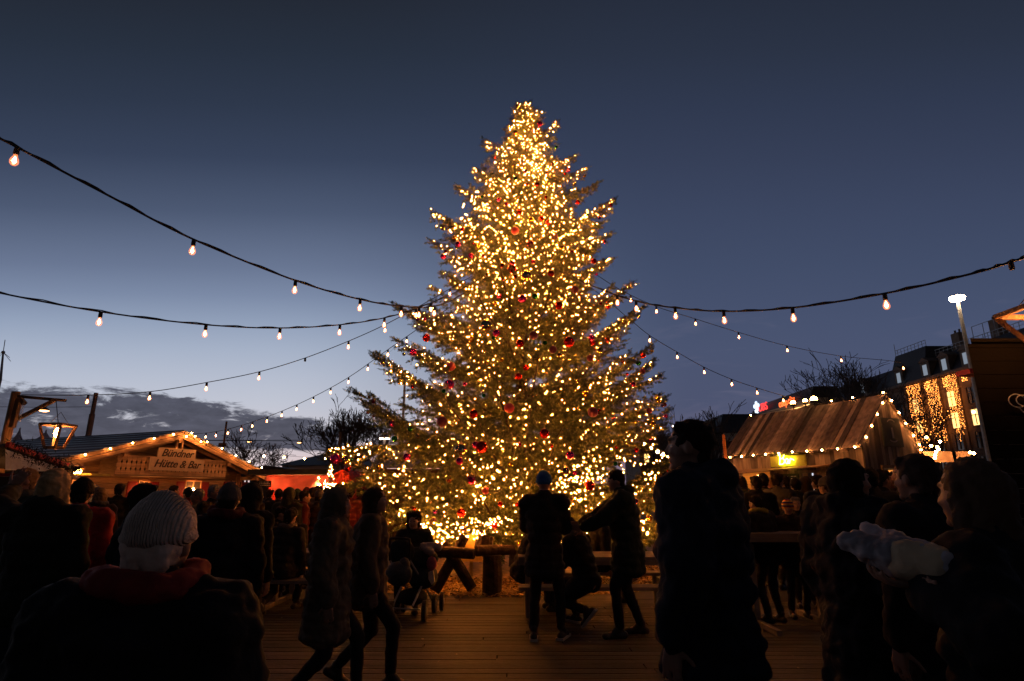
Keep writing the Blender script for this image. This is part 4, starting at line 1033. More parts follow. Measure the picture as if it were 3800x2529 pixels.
# doorway in the gable
dl = MB(); dl.box(-.9, -.86, d0 - .1, d1 + .2, 0, 2.1); dl.box(-.9, -.04, d1 + .1, d1 + .14, 0, 2.1); hb_(dl, 'passage_lining', MATS['orange_plywood'])
ll2 = MB(); ll2.box(-.5, -.2, d0 + .05, d1 - .05, 1.98, 2.05); hb_(ll2, 'ceiling_lamp', emis('door_light', (1, .62, .25), 9))
dsh = MB()
for k_ in range(3): dsh.box(-.84, -.6, d0, d1, .9 + k_ * .42, .93 + k_ * .42)
hb_(dsh, 'shelf', RECLAIM)
dbt = MB()
for k_ in range(2):
    for q in range(4): dbt.lathe([(.05, 0), (.05, .17), (.018, .22), (.018, .3)], (-.66, d0 + .1 + q * (d1 - d0 - .2) / 3, .93 + k_ * .42), 8)
hb_(dbt, 'bottle', MATS['amber_glass'])
df = MB(); df.box(.0, .05, d0 - .06, d1 + .25, 2.12, 2.2); df.box(.0, .04, d0 - .05, d0, 0, 2.12); df.box(0, .04, d1, d1 + .05, 0, 2.12); hb_(df, 'door_frame', POST)
# dark plaque on the gable
q0, qz0 = gable(3281, 1650, .02); q1, qz1 = gable(3333, 1552, .02)
pq = MB(); pq.box(.01, .045, q0, q1, qz0 - .05, qz1 - .02); po_ = hb_(pq, 'plaque', mat('dark_plaque', (.03, .035, .025), rough=.6))
pm = MB(); cy_, cz_ = (q0 + q1) / 2, (qz0 + qz1) / 2
for k_ in range(9): an = math.pi * (.15 + .7 * k_ / 8); pm.box(.046, .05, cy_ + .13 * math.cos(an) - .012, cy_ + .13 * math.cos(an) + .012, cz_ + .18 + .08 * math.sin(an), cz_ + .21 + .08 * math.sin(an))
pm.box(.046, .05, cy_ - .03, cy_ + .03, cz_ - .18, cz_ + .08)
for k_ in range(9): an = -math.pi * (.15 + .7 * k_ / 8); pm.box(.046, .05, cy_ + .13 * math.cos(an) - .012, cy_ + .13 * math.cos(an) + .012, cz_ - .22 + .06 * math.sin(an), cz_ - .19 + .06 * math.sin(an))
hb_(pm, 'painted_emblem', mat('faded_white', (.35, .33, .3), rough=.8), po_)
# orange pole at the hut's left corner
op = MB(); pz = P(2685, 1615, 17.8); op.tube([(pz.x, 17.8, 0), (pz.x, 17.8, pz.z)], .05, 8)
tag(op.build('pole', mat('orange_wood', (.40, .13, .04), rough=.7), loc=(pz.x, 17.8, 0)), 'thin reddish pole at the left corner of the plank bar hut', 'pole')
# bulbs on the hut
rl = thing('festoon_lights', 'bulbs strung along eave, ridge and gable edges of the plank bar hut', 'string lights', tuple(B0), group='strings of round bulbs hung over the market')
rl.rotation_euler = hut.rotation_euler
cb = MB(); cb.tube([(xb0, -.1, ze + .02), (0, -.1, ze + .02), (.05, ry, rz_ + .08)], .008, 4); cb.tube([(xb0, ry, rz_ + .08), (.05, ry, rz_ + .08), (.06, ey, ez)], .008, 4); cb.tube([(xb0, -.1, ze + .02), (xb0, ry, rz_ + .08)], .008, 4); o = cb.build('cable', CABLE); o.parent = rl
hl = [(2709, 1697), (2752, 1695), (2795, 1690), (2841, 1687), (2890, 1683), (2940, 1678), (2994, 1675), (3050, 1671), (3108, 1667), (3172, 1660)]
for px, py in hl: fx, fz = front(px, py, -.12); q = MB(); q.ball((fx, -.12, fz), .021, n=8); o = q.build('bulb', BULB); o.parent = rl
for px, py in ((3087, 1502), (3168, 1499), (3279, 1468)): fx, fz = front(px, py, ry); q = MB(); q.ball((fx, ry, rz_ + .1), .021, n=8); o = q.build('bulb', BULB); o.parent = rl
for t_ in (.17, .38, .6, .82): q = MB(); q.ball((.06, ry * t_, ze + (rz_ - ze) * t_ + .05), .021, n=8); o = q.build('bulb', BULB); o.parent = rl
for t_ in (.12, .35, .55, .78, .95): q = MB(); q.ball((.07, ry + (ey - ry) * t_, rz_ + (ez - rz_) * t_ + .04), .021, n=8); o = q.build('bulb', BULB); o.parent = rl
for t_ in (.1, .32, .55, .78, 1.0): q = MB(); q.ball((xb0 - .03, ry * t_, ze + (rz_ - ze) * t_ + .06), .021, n=8); o = q.build('bulb', BULB); o.parent = rl
# spot lamps standing on the ridge
for px, py, r_s in ((2945, 1513, .09), (2990, 1505, .08), (3023, 1505, .12)):
    fx, fz = front(px, py, ry + .1); c_ = HM @ Vector((fx, ry + .1, rz_ + .19))
    t_ = thing('flood_lamp', {2945: 'left one of the glowing flood lamps on the ridge of the plank hut', 2990: 'middle and smallest glowing flood lamp on the ridge of the plank hut', 3023: 'brightest flood lamp on the ridge, right of the other two'}[px], 'flood lamp', tuple(c_), group='flood lamps on the plank hut ridge')
    f = MB(); f.lathe([(.02, -.2), (.02, -.05), (r_s, -.03), (r_s, .02)], c_, 8); f.build('bracket', BLACK, t_); f = MB(); f.ball(c_ + Vector((0, 0, .05)), r_s * .8, n=10); f.build('light', emis('flood_glow', (1, .45, .12), 60), t_)

# ------------------------------------------------------------------ bank building with roof signs
XB = 39.0
bk = thing('bank_building', 'large office building with a dark tiled roof band carrying red neon names', 'building', (XB, 75, 0))
zf_ = onX(3010, 1483, XB).z; zt_ = onX(3010, 1437, XB).z + .4; Y0b = onX(3010, 1483, XB).y; Y1b = onX(2770, 1553, XB).y
print('bank', Y0b, Y1b, zf_, zt_)
a = MB(); a.box(XB + .6, 43, Y0b + .6, Y1b, 0, zf_ - .5); a.build('wall', STONE, bk)
a = MB(); a.box(XB, 43.2, Y0b, Y1b + .3, zf_ - .5, zf_ + .25); a.build('cornice', mat('cream_fascia', (.55, .42, .26), rough=.7, bump=.05), bk)
a = MB(); i_ = 1.1
nrow = 7
for k_ in range(nrow):
    f0, f1 = k_ / nrow, (k_ + 1) / nrow; zz0 = zf_ + .25 + (zt_ - zf_ - .25) * f0; zz1 = zf_ + .25 + (zt_ - zf_ - .25) * f1
    e = .1 + i_ * f0
    a.box(XB + e, 43.2, Y0b + e, Y1b + .2 - e * .2 - f0 * 3.2, zz0, zz1 - .03)
a.build('roof', SLATE, bk)
a = MB()
for k_ in range(9):
    yy = Y0b + 2 + k_ * 2.1; 
    w_ = MB(); w_.box(XB + .55, XB + .62, yy, yy + 1.2, zf_ - 2.6, zf_ - 1.0); w_.build('window', LITWIN if k_ in (1, 5) else DARKGLASS, bk)
fl_ = MB(); fl_.box(XB - .15, XB - .05, Y0b + .5, Y1b - 1, zf_ - .62, zf_ - .55); fl_.build('eave_light', emis('eave_light', (1, .5, .16), 3.5), bk)
def bank_sign(label, name, build):
    t_ = thing(name, label, 'neon sign', (XB - .1, 85, zf_)); build(t_); return t_
REDN = emis('red_neon', (1, .03, .03), 1.7); ORN = emis('orange_neon', (1, .13, .02), 2.2); BLUEW = emis('blue_white_neon', (.65, .8, 1.0), 1.3)
def on_bank(px0, px1, py, body, m, name, t_, size, bold=.0, sp=1.0):
    pa, pb = onX(px0, py, XB + .1), onX(px1, py, XB + .1)
    me_ = text_mesh(body, size, .05, 0, bold, sp); xs = [v.co.x for v in me_.vertices]; wt = max(xs) - min(xs)
    c_ = (pa + pb) / 2; place_text(name, me_, m, t_, axes((XB + .0, c_.y, c_.z), (0, -1, 0), (0, 0, 1)), abs(pa.y - pb.y) / wt, 1.0)
ub = thing('roof_sign', 'red neon letters UBS with a white key emblem on the bank roof', 'neon sign', (XB, 90, zf_ + .5), group='neon names on the roof band')
on_bank(2817, 2850, 1512, 'UBS', REDN, 'lettering', ub, 1.65, .0)
kb = MB(); kc = onX(2808, 1516, XB); 
for an in (90, 28, 152):
    d_ = Vector((0, -math.cos(R(an)), math.sin(R(an)))); kb.tube([kc - d_ * .75, kc + d_ * .75], .13, 6)
    e_ = kc + d_ * .8; kb.tube([e_ + Vector((0, .26 * math.cos(q), .26 * math.sin(q))) for q in [k_ * math.pi / 4 for k_ in range(9)]], .12, 5)
    s_ = Vector((0, -d_.z, d_.y)); kb.tube([kc - d_ * .7, kc - d_ * .7 + s_ * .35], .12, 5); kb.tube([kc - d_ * .4, kc - d_ * .4 + s_ * .28], .1, 5)
kb.build('key_emblem', BLUEW, ub)
cc = thing('roof_sign', 'orange red neon words coop city on the bank roof', 'neon sign', (XB, 82, zf_ + .5), group='neon names on the roof band')
on_bank(2893, 2925, 1497, 'coop', ORN, 'lettering', cc, 1.5, .0); on_bank(2927, 2951, 1485, 'city', ORN, 'lettering', cc, 1.5, .0)

# pale house with dark roof left of the hut
ph = thing('pale_house', 'pale grey house with shuttered windows and a dark chimneyed roof left of the hut', 'house', (P(2720, 1800, 60).x, 60, 0))
x0_ = P(2688, 1700, 60).x; zE = P(2700, 1607, 60).z; a = MB(); a.box(x0_, x0_ + 9, 60, 72, 0, zE); a.build('wall', PLASTER, ph)
a = MB(); xl_ = P(2640, 1600, 60).x; a.prism([(xl_ - 3, 60.5, zE - 2), (x0_ - .4, 60.5, zE - 1.2), (x0_ - .4, 60.5, zE + 1.6), (xl_ + 1, 60.5, zE + 1.6)], (0, 11, 0)); a.prism([(x0_ - .5, 59.6, zE), (x0_ + 9.5, 59.6, zE), (x0_ + 7, 62, zE + 2.2), (x0_ + 1.0, 62, zE + 2.2)], (0, 11, 0)); rf_ = a.build('roof', SLATE, ph)
a = MB(); c_ = P(2744, 1552, 62); a.box(c_.x - .5, c_.x + .5, 62, 63, zE + 1, c_.z); a.tube([(P(2699, 1800, 62).x, 62, zE + 1), (P(2699, 1800, 62).x, 62, P(2699, 1543, 62).z)], .05, 4); a.build('chimney', SLATE, rf_)
for r__ in range(4):
    for c_ in range(4):
        px = 2697 + c_ * 13.5; zc_ = zE - 1.6 - r__ * 2.5; xx_ = P(px, 1700, 60).x
        w_ = MB(); w_.box(xx_, xx_ + .65, 59.93, 59.99, zc_ - .75, zc_ + .75); w_.build('window', DARKGLASS, ph)
fb = thing('distant_house', 'dim distant house front between the fir and the big man', 'house', (P(2520, 1800, 75).x, 75, 0))
a = MB(); x0_, x1_ = P(2380, 1800, 75).x, P(2680, 1800, 75).x; a.box(x0_, x1_, 75, 85, 0, P(2500, 1668, 75).z); a.build('wall', STONE, fb)
a = MB(); zz = P(2500, 1668, 75).z; a.prism([(x0_ - .5, 74.5, zz), (x1_ + .5, 74.5, zz), (x1_ - 2, 78, zz + 2), (x0_ + 2, 78, zz + 2)], (0, 10, 0)); a.build('roof', SLATE, fb)
for c_ in range(9):
    for r__ in range(2): w_ = MB(); xx_ = x0_ + .6 + c_ * 1.05; w_.box(xx_, xx_ + .5, 74.93, 74.99, zz - 1.6 - r__ * 2, zz - .6 - r__ * 2); w_.build('window', LITWIN if (c_ * 3 + r__) % 5 == 0 else DARKGLASS, fb)

# ------------------------------------------------------------------ grand hotel with mansard roof and light curtains
XH = 60.0
ht = thing('grand_hotel', 'grand stone hotel with a dark mansard roof, dormers and lit windows', 'hotel', (XH, 90, 0))
ze_h = 17.6; Ya, Yb = 66.0, 128.0
a = MB(); a.box(XH, XH + 16, Ya, Yb, 0, ze_h - .6)
for k_ in range(5): a.box(XH - .12, XH, Ya, Yb, 3.6 + k_ * 2.9, 3.78 + k_ * 2.9)
for k_ in range(18): a.box(XH - .18, XH, Ya + k_ * 3.55, Ya + k_ * 3.55 + .55, .0, ze_h - 1.0)
a.build('wall', STONE, ht)
a = MB(); a.box(XH - .7, XH + 16, Ya - .4, Yb, ze_h - .35, ze_h)
a.box(XH - .35, XH, Ya - .2, Yb, ze_h - .8, ze_h - .352)
for k_ in range(110): a.box(XH - .62, XH - .352, Ya + k_ * .56, Ya + k_ * .56 + .22, ze_h - .6, ze_h - .353)
a.build('cornice', STONE, ht)
a = MB(); a.hexa([(XH - .1, Ya, ze_h), (XH + 16, Ya, ze_h), (XH + 16, Yb, ze_h), (XH - .1, Yb, ze_h), (XH + 1.7, Ya + 1, ze_h + 3.2), (XH + 14, Ya + 1, ze_h + 3.2), (XH + 14, Yb - 1, ze_h + 3.2), (XH + 1.7, Yb - 1, ze_h + 3.2)])
rf_ = a.build('roof', SLATE, ht)
# corner pavilion
yp0, yp1 = onX(3440, 1400, XH).y, onX(3295, 1400, XH).y
a = MB(); a.hexa([(XH - .25, yp0, ze_h + .01), (XH + 9, yp0, ze_h + .01), (XH + 9, yp1, ze_h + .01), (XH - .25, yp1, ze_h + .01), (XH + 1.2, yp0 + .8, ze_h + 5.0), (XH + 8, yp0 + .8, ze_h + 5.0), (XH + 8, yp1 - .8, ze_h + 5.0), (XH + 1.2, yp1 - .8, ze_h + 5.0)])
a.build('pavilion_roof', SLATE, ht)
a = MB()
def railing(x, y0, y1, z, h_):
    a.beam((x, y0, z + h_), (x, y1, z + h_), .07, .07); a.beam((x, y0, z + h_ * .5), (x, y1, z + h_ * .5), .04, .04)
    k_ = y0
    while k_ <= y1: a.beam((x, k_, z), (x, k_, z + h_), .05, .05); k_ += .8
railing(XH + 1.3, yp0 + .8, yp1 - .8, ze_h + 5.0, .9); railing(XH + 1.8, Ya + 1, yp0, ze_h + 3.2, .9)
y0_, y1_ = onX(3700, 1250, XH + 2).y, onX(3612, 1250, XH + 2).y
for yy in (y0_, (y0_ + y1_) / 2, y1_): a.beam((XH + 2, yy, ze_h + 3.2), (XH + 2, yy, ze_h + 5.6), .06, .06)
a.beam((XH + 2, y0_, ze_h + 5.6), (XH + 2, y1_, ze_h + 5.6), .06, .06)
a.beam((XH + 1.3, yp1 - .8, ze_h + 5), (XH + 1.3, yp1 - .8, ze_h + 7), .06, .06)
a.build('roof_railing', STEEL, ht)
for px in (3562, 3716):
    c_ = onX(px, 1280, XH + 2.5); a = MB(); a.box(XH + 2, XH + 3.2, c_.y - .7, c_.y + .7, ze_h + 3, ze_h + 5.6)
    for q in (-.4, .4): a.tube([(XH + 2.5, c_.y + q, ze_h + 5.6), (XH + 2.5, c_.y + q, ze_h + 6.1)], .14, 6)
    o = a.build('chimney', STONE, rf_)
for px in (3197, 3337, 3440, 3515, 3600):
    yy = onX(px, 1390, XH).y; dd = MB(); dd.box(XH - .15, XH + 1.6, yy - .9, yy + .9, ze_h + .02, ze_h + 2.3)
    dd.prism([(XH - .3, yy - 1.1, ze_h + 2.3), (XH - .3, yy + 1.1, ze_h + 2.3), (XH - .3, yy, ze_h + 3.0)], (2, 0, 0)); do = dd.build('dormer', STONE, rf_)
    pn = MB(); pn.box(XH - .2, XH - .152, yy - .4, yy + .4, ze_h + .4, ze_h + 1.9); pn.build('pane', emis('cool_pane', (.55, .65, .8), .35, (.1, .1, .1)), do)
litset = {(4, 4): 2, (4, 5): 2, (5, 4): 2, (3, 2): 1, (3, 4): 1, (5, 2): 1, (5, 3): 1, (2, 2): 1, (6, 1): 1, (8, 3): 2, (1, 3): 1, (9, 2): 1}
for c_ in range(17):
    for r__ in range(5):
        yy = Ya + 1.1 + c_ * 3.55; zz = 4.3 + r__ * 2.9 - (0 if r__ else .2)
        if zz + 1.9 > ze_h - .8: continue
        f = MB()
        for q in ((yy - .12, yy, zz - .1, zz + 1.95), (yy + 1.3, yy + 1.42, zz - .1, zz + 1.95), (yy - .2, yy + 1.5, zz + 1.95, zz + 2.15), (yy - .2, yy + 1.5, zz - .25, zz - .1), (yy + .62, yy + .68, zz, zz + 1.9), (yy, yy + 1.3, zz + 1.2, zz + 1.26)):
            f.box(XH - .16, XH - .002, q[0], q[1], q[2], q[3])
        fo = f.build('window', STONE, ht); k_ = litset.get((c_, r__), 0) or (1 if (c_ * 7 + r__ * 5) % 9 == 0 else 0)
        p2 = MB(); p2.box(XH - .06, XH - .004, yy, yy + 1.3, zz - .1, zz + 1.95); p2.build('pane', (DARKGLASS, LITWIN, LITWIN2)[k_], fo)
CURL = emis('amber_fairy_bulb', (1, .30, .05), 7)
def curtain(lab, pxs, pys, dens_, gapx=None):
    ya_, yb_ = onX(pxs[0], 1500, XH - .9).y, onX(pxs[1], 1500, XH - .9).y
    t_ = thing('light_curtain', lab, 'light curtain', (XH - .9, (ya_ + yb_) / 2, ze_h - .8), group='curtains of amber lights on the hotel')
    a = MB(); w_ = MB(); ztop_ = ze_h - .75; y = min(ya_, yb_)
    while y < max(ya_, yb_):
        zb_ = onX(1900 + (XH - .9) / y * 2200, pys, XH - .9).z + rnd.uniform(0, 2.0); z = ztop_
        w_.tube([(XH - .9, y, ztop_), (XH - .9, y, zb_)], .012, 3)
        while z > zb_:
            if rnd.random() < dens_: led_geo(a, (XH - .9 - rnd.uniform(0, .1), y + rnd.uniform(-.12, .12), z), rnd.uniform(.032, .058))
            z -= .20 * rnd.uniform(.7, 1.3)
        y += .22
    o = a.build('bulb', CURL, t_); o['kind'] = 'stuff'; w_.build('wire', CABLE, t_)
curtain('left curtain of amber lights hanging down the hotel front', (3374, 3424), 1655, .85)
curtain('middle and widest curtain of amber lights on the hotel front', (3446, 3492), 1650, .85)
curtain('right curtain of amber lights beside the tall street lamp', (3528, 3566), 1640, .85)
for lab, (p0_, p1_), nrow_ in (('short amber light fringe joining the left and middle curtains', (3425, 3444), 5), ('short amber light fringe right of the middle curtain', (3493, 3512), 5), ('short amber light fringe at the top end of the right curtain', (3566, 3586), 5)):
    y0_, y1_ = sorted((onX(p0_, 1400, XH - .9).y, onX(p1_, 1400, XH - .9).y)); a = MB(); y = y0_
    t_ = thing('light_fringe', lab, 'light fringe', (XH - .9, y0_, ze_h - .8), group='short light fringes under the hotel cornice')
    while y < y1_:
        for q in range(nrow_): led_geo(a, (XH - .9, y, ze_h - .8 - q * .25 - rnd.uniform(0, .2)), rnd.uniform(.05, .08))
        y += .25
    o = a.build('bulb', CURL, t_); o['kind'] = 'stuff'
# two street trees wound with lights before the hotel
for px, Y, zt2_, sd, lab in ((3400, 62, P(3400, 1530, 62).z, 61, 'bare street tree wound with amber lights below the left curtain'), (3490, 60, P(3490, 1470, 60).z, 67, 'bare street tree wound with amber lights below the middle curtain')):
    t_ = bare_tree(lab, px, Y, zt2_, .55, sd, 5)
    a = MB(); cw = t_.children[0]; sc_ = t_.scale[0]; vs = [v.co * sc_ + Vector(t_.location) for v in cw.data.vertices if v.co.z * sc_ > 4.5]
    f_ = thing('tree_lights', lab.replace('bare street tree wound with amber lights', 'amber fairy lights wound on the street tree'), 'fairy lights', tuple(t_.location), group='amber lights on the street trees')
    for q in range(120): led_geo(a, rnd.choice(vs), rnd.uniform(.04, .06))
    o = a.build('bulb', CURL, f_); o['kind'] = 'stuff'

# ------------------------------------------------------------------ street lamps
def T_lamp(label, px, py, Y, bright=16, w_=.5):
    c_ = P(px, py, Y); t_ = thing('street_lamp', label, 'street lamp', (c_.x, Y, 0), group='street lamps on poles')
    a = MB(); a.tube([(c_.x, Y, 0), (c_.x, Y, c_.z)], [.09, .05], 8); a.build('pole', STEEL, t_)
    a = MB(); a.box(c_.x - w_, c_.x + w_, Y - .12, Y + .12, c_.z, c_.z + .06); a.build('lamp_head', STEEL, t_)
    a = MB(); a.box(c_.x - w_, c_.x - w_ * .25, Y - .1, Y + .1, c_.z - .05, c_.z - .002); a.box(c_.x + w_ * .25, c_.x + w_, Y - .1, Y + .1, c_.z - .05, c_.z - .002); a.build('light', emis('pale_lamp_glow', (1, .72, .5), bright), t_)
T_lamp('double headed street lamp with a short pole left of the fir', 1427, 1627, 30, 16, .24)
T_lamp('double headed street lamp beside the head of the big man', 2508, 1580, 30, 16, .16)
c_ = P(3551, 1104, 32); sl = thing('street_lamp', 'very tall street lamp with a dazzling head in front of the hotel', 'street lamp', (c_.x, 32, 0), group='street lamps on poles')
a = MB(); a.tube([(c_.x, 32, 0), (c_.x, 32, 4), (c_.x, 32, c_.z)], [.16, .15, .085], 12); a.build('pole', mat('pale_pole_paint', (.42, .38, .33), rough=.4, bump=.03), sl)  # pole in one even pale colour
a = MB(); a.lathe([(.1, .12), (.32, .10), (.36, .02)], c_, 14); a.build('lamp_head', STEEL, sl)
a = MB(); a.ball(c_ + Vector((0, 0, -.06)), .40, .40, .2, n=16); a.build('light', emis('dazzling_lamp', (1, .74, .50), 120), sl, smooth=True)
c_ = P(1503, 1405, 26); a = MB(); a.tube([(c_.x, 26, 0), c_], [.09, .05], 8); tag(a.build('mast_pole', STEEL, loc=(c_.x, 26, 0)), 'slim bare pole half hidden behind the left branches of the fir', 'pole')
c_ = P(841, 1565, 33); a = MB(); a.tube([(c_.x, 33, 0), c_], [.075, .055], 8); a.box(c_.x - .25, c_.x + .12, 32.9, 33.1, P(841, 1658, 33).z, P(841, 1645, 33).z); tag(a.build('wooden_pole', POST, loc=(c_.x, 33, 0)), 'dark wooden pole behind the right slope of the chalet roof', 'pole')
c_ = P(1263, 1605, 40); a = MB(); a.tube([(c_.x, 40, 0), c_], [.09, .08], 8); tag(a.build('wooden_pole', POST, loc=(c_.x, 40, 0)), 'dark wooden pole among the bare trees left of the fir', 'pole')

# ------------------------------------------------------------------ dark stall close by on the right
YD = 6.6
ds = thing('dark_wooden_stall', 'tall unlit dark wooden stall filling the right edge', 'stall', (P(3700, 1500, YD).x, YD, 0))
xD = P(3636, 1500, YD).x; zD = P(3700, 1275, YD).z
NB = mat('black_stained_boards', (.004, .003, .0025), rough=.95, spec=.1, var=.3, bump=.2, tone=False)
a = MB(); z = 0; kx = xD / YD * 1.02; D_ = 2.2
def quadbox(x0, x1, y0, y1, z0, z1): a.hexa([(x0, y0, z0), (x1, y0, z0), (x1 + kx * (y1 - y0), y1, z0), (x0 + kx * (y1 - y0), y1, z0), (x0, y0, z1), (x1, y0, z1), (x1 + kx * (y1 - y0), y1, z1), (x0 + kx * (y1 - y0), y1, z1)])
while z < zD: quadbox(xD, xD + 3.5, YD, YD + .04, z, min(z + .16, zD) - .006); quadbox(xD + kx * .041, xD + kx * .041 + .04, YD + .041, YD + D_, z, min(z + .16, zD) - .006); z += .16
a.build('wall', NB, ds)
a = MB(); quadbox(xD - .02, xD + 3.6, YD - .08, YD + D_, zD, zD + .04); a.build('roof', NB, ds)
a = MB(); q0_, q1_ = P(3572, 1382, 9), P(3660, 1375, 9); a.box(q0_.x, q1_.x + .3, 8.85, 9.15, q0_.z - .05, q0_.z + .03); a.build('canopy_edge', RED, ds)
a = MB(); c_ = P(3775, 1488, YD - .06)
for dx_, rr_ in ((0, .075), (.05, .06)): a.tube([c_ + Vector((dx_ + rr_ * 1.3 * math.cos(q), -.01 * dx_ * 40, rr_ * math.sin(q))) for q in [k_ * math.pi / 10 for k_ in range(21)]], .006, 6)
a.tube([c_ + Vector((.0, 0, -.07)), c_ + Vector((.05, 0, -.14)), c_ + Vector((.12, 0, -.16))], .006, 6)
tag(a.build('rope_coil', mat('white_cable', (.5, .5, .52), rough=.6), loc=tuple(c_)), 'loop of pale cable hanging on the dark stall wall', 'cable')
q = P(3868, 1150, 5.9); lantern('wooden lantern frame cut by the right edge above the dark stall', q.x, q.z, P(3868, 1275, 5.9).z, .56, .2, 5.9, q + Vector((.5, 0, .3)))
# white awning with lights between hut and dark stall
wt = thing('white_canopy_stall', 'pale canopy stall glimpsed between the plank hut and the dark stall', 'stall', (P(3480, 1800, 17).x, 17, 0))
a = MB(); p0_, p1_ = P(3425, 1676, 17), P(3540, 1716, 17); a.box(p0_.x, p1_.x + .5, 17, 17.04, p1_.z, p0_.z); a.build('canopy', mat('cream_cloth', (.28, .20, .16), rough=.9), wt)
a = MB(); a.box(p0_.x - .15, p0_.x - .05, 17, 17.1, 0, p0_.z + .1); a.box(p1_.x, p1_.x + .1, 17, 17.1, 0, p0_.z); a.build('post', POST, wt)
a = MB(); a.box(p0_.x, p1_.x, 17.2, 17.25, 0, 1.2); a.build('panel', RED, wt)
for px, py in ((3410, 1655), (3417, 1668), (3438, 1624), (3483, 1668), (3473, 1678), (3470, 1690), (3469, 1700), (3488, 1640), (3613, 1530), (3455, 1655), (3478, 1660), (3392, 1620), (3600, 1680), (3614, 1683)):
    f = MB(); f.ball(P(px, py, 16.6), .035, n=8); f.build('bulb', BULB, wt)
# blue white lit sign glimpsed through the fir
bs = thing('small_lit_sign', 'small blue white glowing sign seen through the right branches of the fir', 'sign', tuple(P(2283, 1700, 18)))
a = MB(); c_ = P(2283, 1702, 18)
for q in range(9): 
    x_ = c_.x - .19 + q * .045; a.tube([(x_, 18, c_.z - .03), (x_ + .02, 18, c_.z + .02 + .03 * math.sin(q)), (x_ + .04, 18, c_.z - .03 + .02 * (q % 3))], .009, 4)
a.build('lettering', emis('blue_white_glow', (.5, .55, 1), 9), bs)
a = MB(); a.box(c_.x - .22, c_.x + .24, 18.02, 18.06, c_.z - .08, c_.z + .08); a.build('board', BLACK, bs)

# ------------------------------------------------------------------ tables, log barrier, pram
def picnic_table(label, x0, x1, y0, y1, z=.76, end=True, rz=0.0, bench=True):
    cx_, cy_ = (x0 + x1) / 2, (y0 + y1) / 2
    t_ = thing('picnic_table', label, 'picnic table', (cx_, cy_, .03), rz, group='wooden picnic tables')
    w_, d_ = (x1 - x0) / 2, (y1 - y0) / 2; zz = z - .03
    a = MB(); nb_ = 5; bw_ = 2 * d_ / nb_
    for k_ in range(nb_): a.box(-w_, w_, -d_ + k_ * bw_, -d_ + (k_ + 1) * bw_ - .01, zz - .045, zz)
    a.box(-w_, w_, -d_ + .001, -d_ + .03, zz - .10, zz - .046); a.box(-w_ + .01, -w_ + .05, -d_ + .031, d_, zz - .10, zz - .046); a.build('table_top', TABLE, t_, world=False)
    for s_ in (-1, 1):
        l_ = MB()
        if end: l_.box(s_ * (w_ - .12) - .03, s_ * (w_ - .12) + .03, -d_ * .75, d_ * .75, 0, zz - .101)
        else: l_.box(s_ * (w_ - .18) - .03, s_ * (w_ - .18) + .03, -.05, .05, 0, zz - .101); l_.box(s_ * (w_ - .18) - .03, s_ * (w_ - .18) + .03, -.6, .6, 0, .06)
        l_.build('leg', TABLE, t_, world=False)
        if bench:
            b = MB(); b.box(-w_, w_, s_ * (d_ + .28) - .14, s_ * (d_ + .28) + .14, .39, .43); b.build('bench_seat', TABLE, t_, world=False)
            b = MB()
            for e in (-1, 1): b.beam((e * (w_ - .2), s_ * (d_ + .28), .0), (e * (w_ - .2), s_ * (d_ + .28), .39), .07, .07); b.beam((e * (w_ - .2), s_ * (d_ + .14), .34), (e * (w_ - .2), s_ * d_ * .7, .34), .05, .09)
            b.build('bench_support', TABLE, t_, world=False)
    return t_
picnic_table('pale picnic table with solid end panels right of the pram and before the fir', .08, 2.25, 7.85, 8.6)
picnic_table('pale picnic table on the left where the crowd sits', -3.5, -1.95, 8.4, 9.1, end=False)
picnic_table('higher narrow table among the crowd at the right with hands resting on it', 2.75, 3.9, 7.3, 7.8, z=1.08, end=False, bench=False)
# things on the table
t_ = thing('serving_tray', 'round dark tray with a bowl standing on the table top', 'tray', tuple(onZ(2210, 2030, .765)))
a = MB(); a.lathe([(.0, 0), (.17, 0), (.19, .03), (.175, .03), (.16, .01), (.0, .01)], tuple(t_.location), 20); a.build('tray', WOOD_DARK, t_)
a = MB(); a.lathe([(.0, .012), (.08, .012), (.12, .06), (.11, .06), (.07, .02), (0, .02)], tuple(t_.location), 16); a.build('bowl', TABLE, t_)
c_ = onZ(1960, 2033, .765); a = MB(); a.hexa([(c_.x - .15, c_.y - .1, .765), (c_.x + .15, c_.y - .1, .765), (c_.x + .15, c_.y + .1, .765), (c_.x - .15, c_.y + .1, .765), (c_.x - .15, c_.y - .1, .772), (c_.x + .15, c_.y - .1, .775), (c_.x + .15, c_.y + .1, .772), (c_.x - .15, c_.y + .1, .785)]); tag(a.build('paper_sheet', MATS['white_paper'], loc=tuple(c_)), 'crumpled white paper lying on the near left corner of the table', 'paper')

bar = thing('log_barrier', 'rough barrier of crossed logs and a horizontal rail before the fir', 'barrier', (P(1700, 1830, 9.7).x, 9.7, 0))
def logp(name, a0, a1, r): b = MB(); b.tube([a0, (Vector(a0) + Vector(a1)) / 2 + Vector((.01, .01, .01)), a1], [r, r * 1.04, r * .95], 14); b.build(name, LOG, bar)
def PG(px, py, Y): return P(px, py, Y)
logp('crossed_log', PG(1645, 2020, 9.75), PG(1752, 2185, 9.6), .085); logp('crossed_log', PG(1612, 2195, 9.6), PG(1725, 1990, 9.8), .085)
logp('rail', PG(1590, 2048, 9.68), PG(1760, 2057, 9.55), .082)
logp('rail', PG(1768, 2046, 9.6), PG(1905, 2042, 9.9), .08)
logp('crossed_log', (PG(1826, 2000, 9.7).x, 9.75, .0), PG(1826, 2060, 9.75), .15)
logp('crossed_log', PG(1790, 2040, 9.9), PG(1800, 1990, 9.95), .14)
c_ = P(1748, 2040, 9.95); brd = MB(); rr_ = .19; pts_ = []
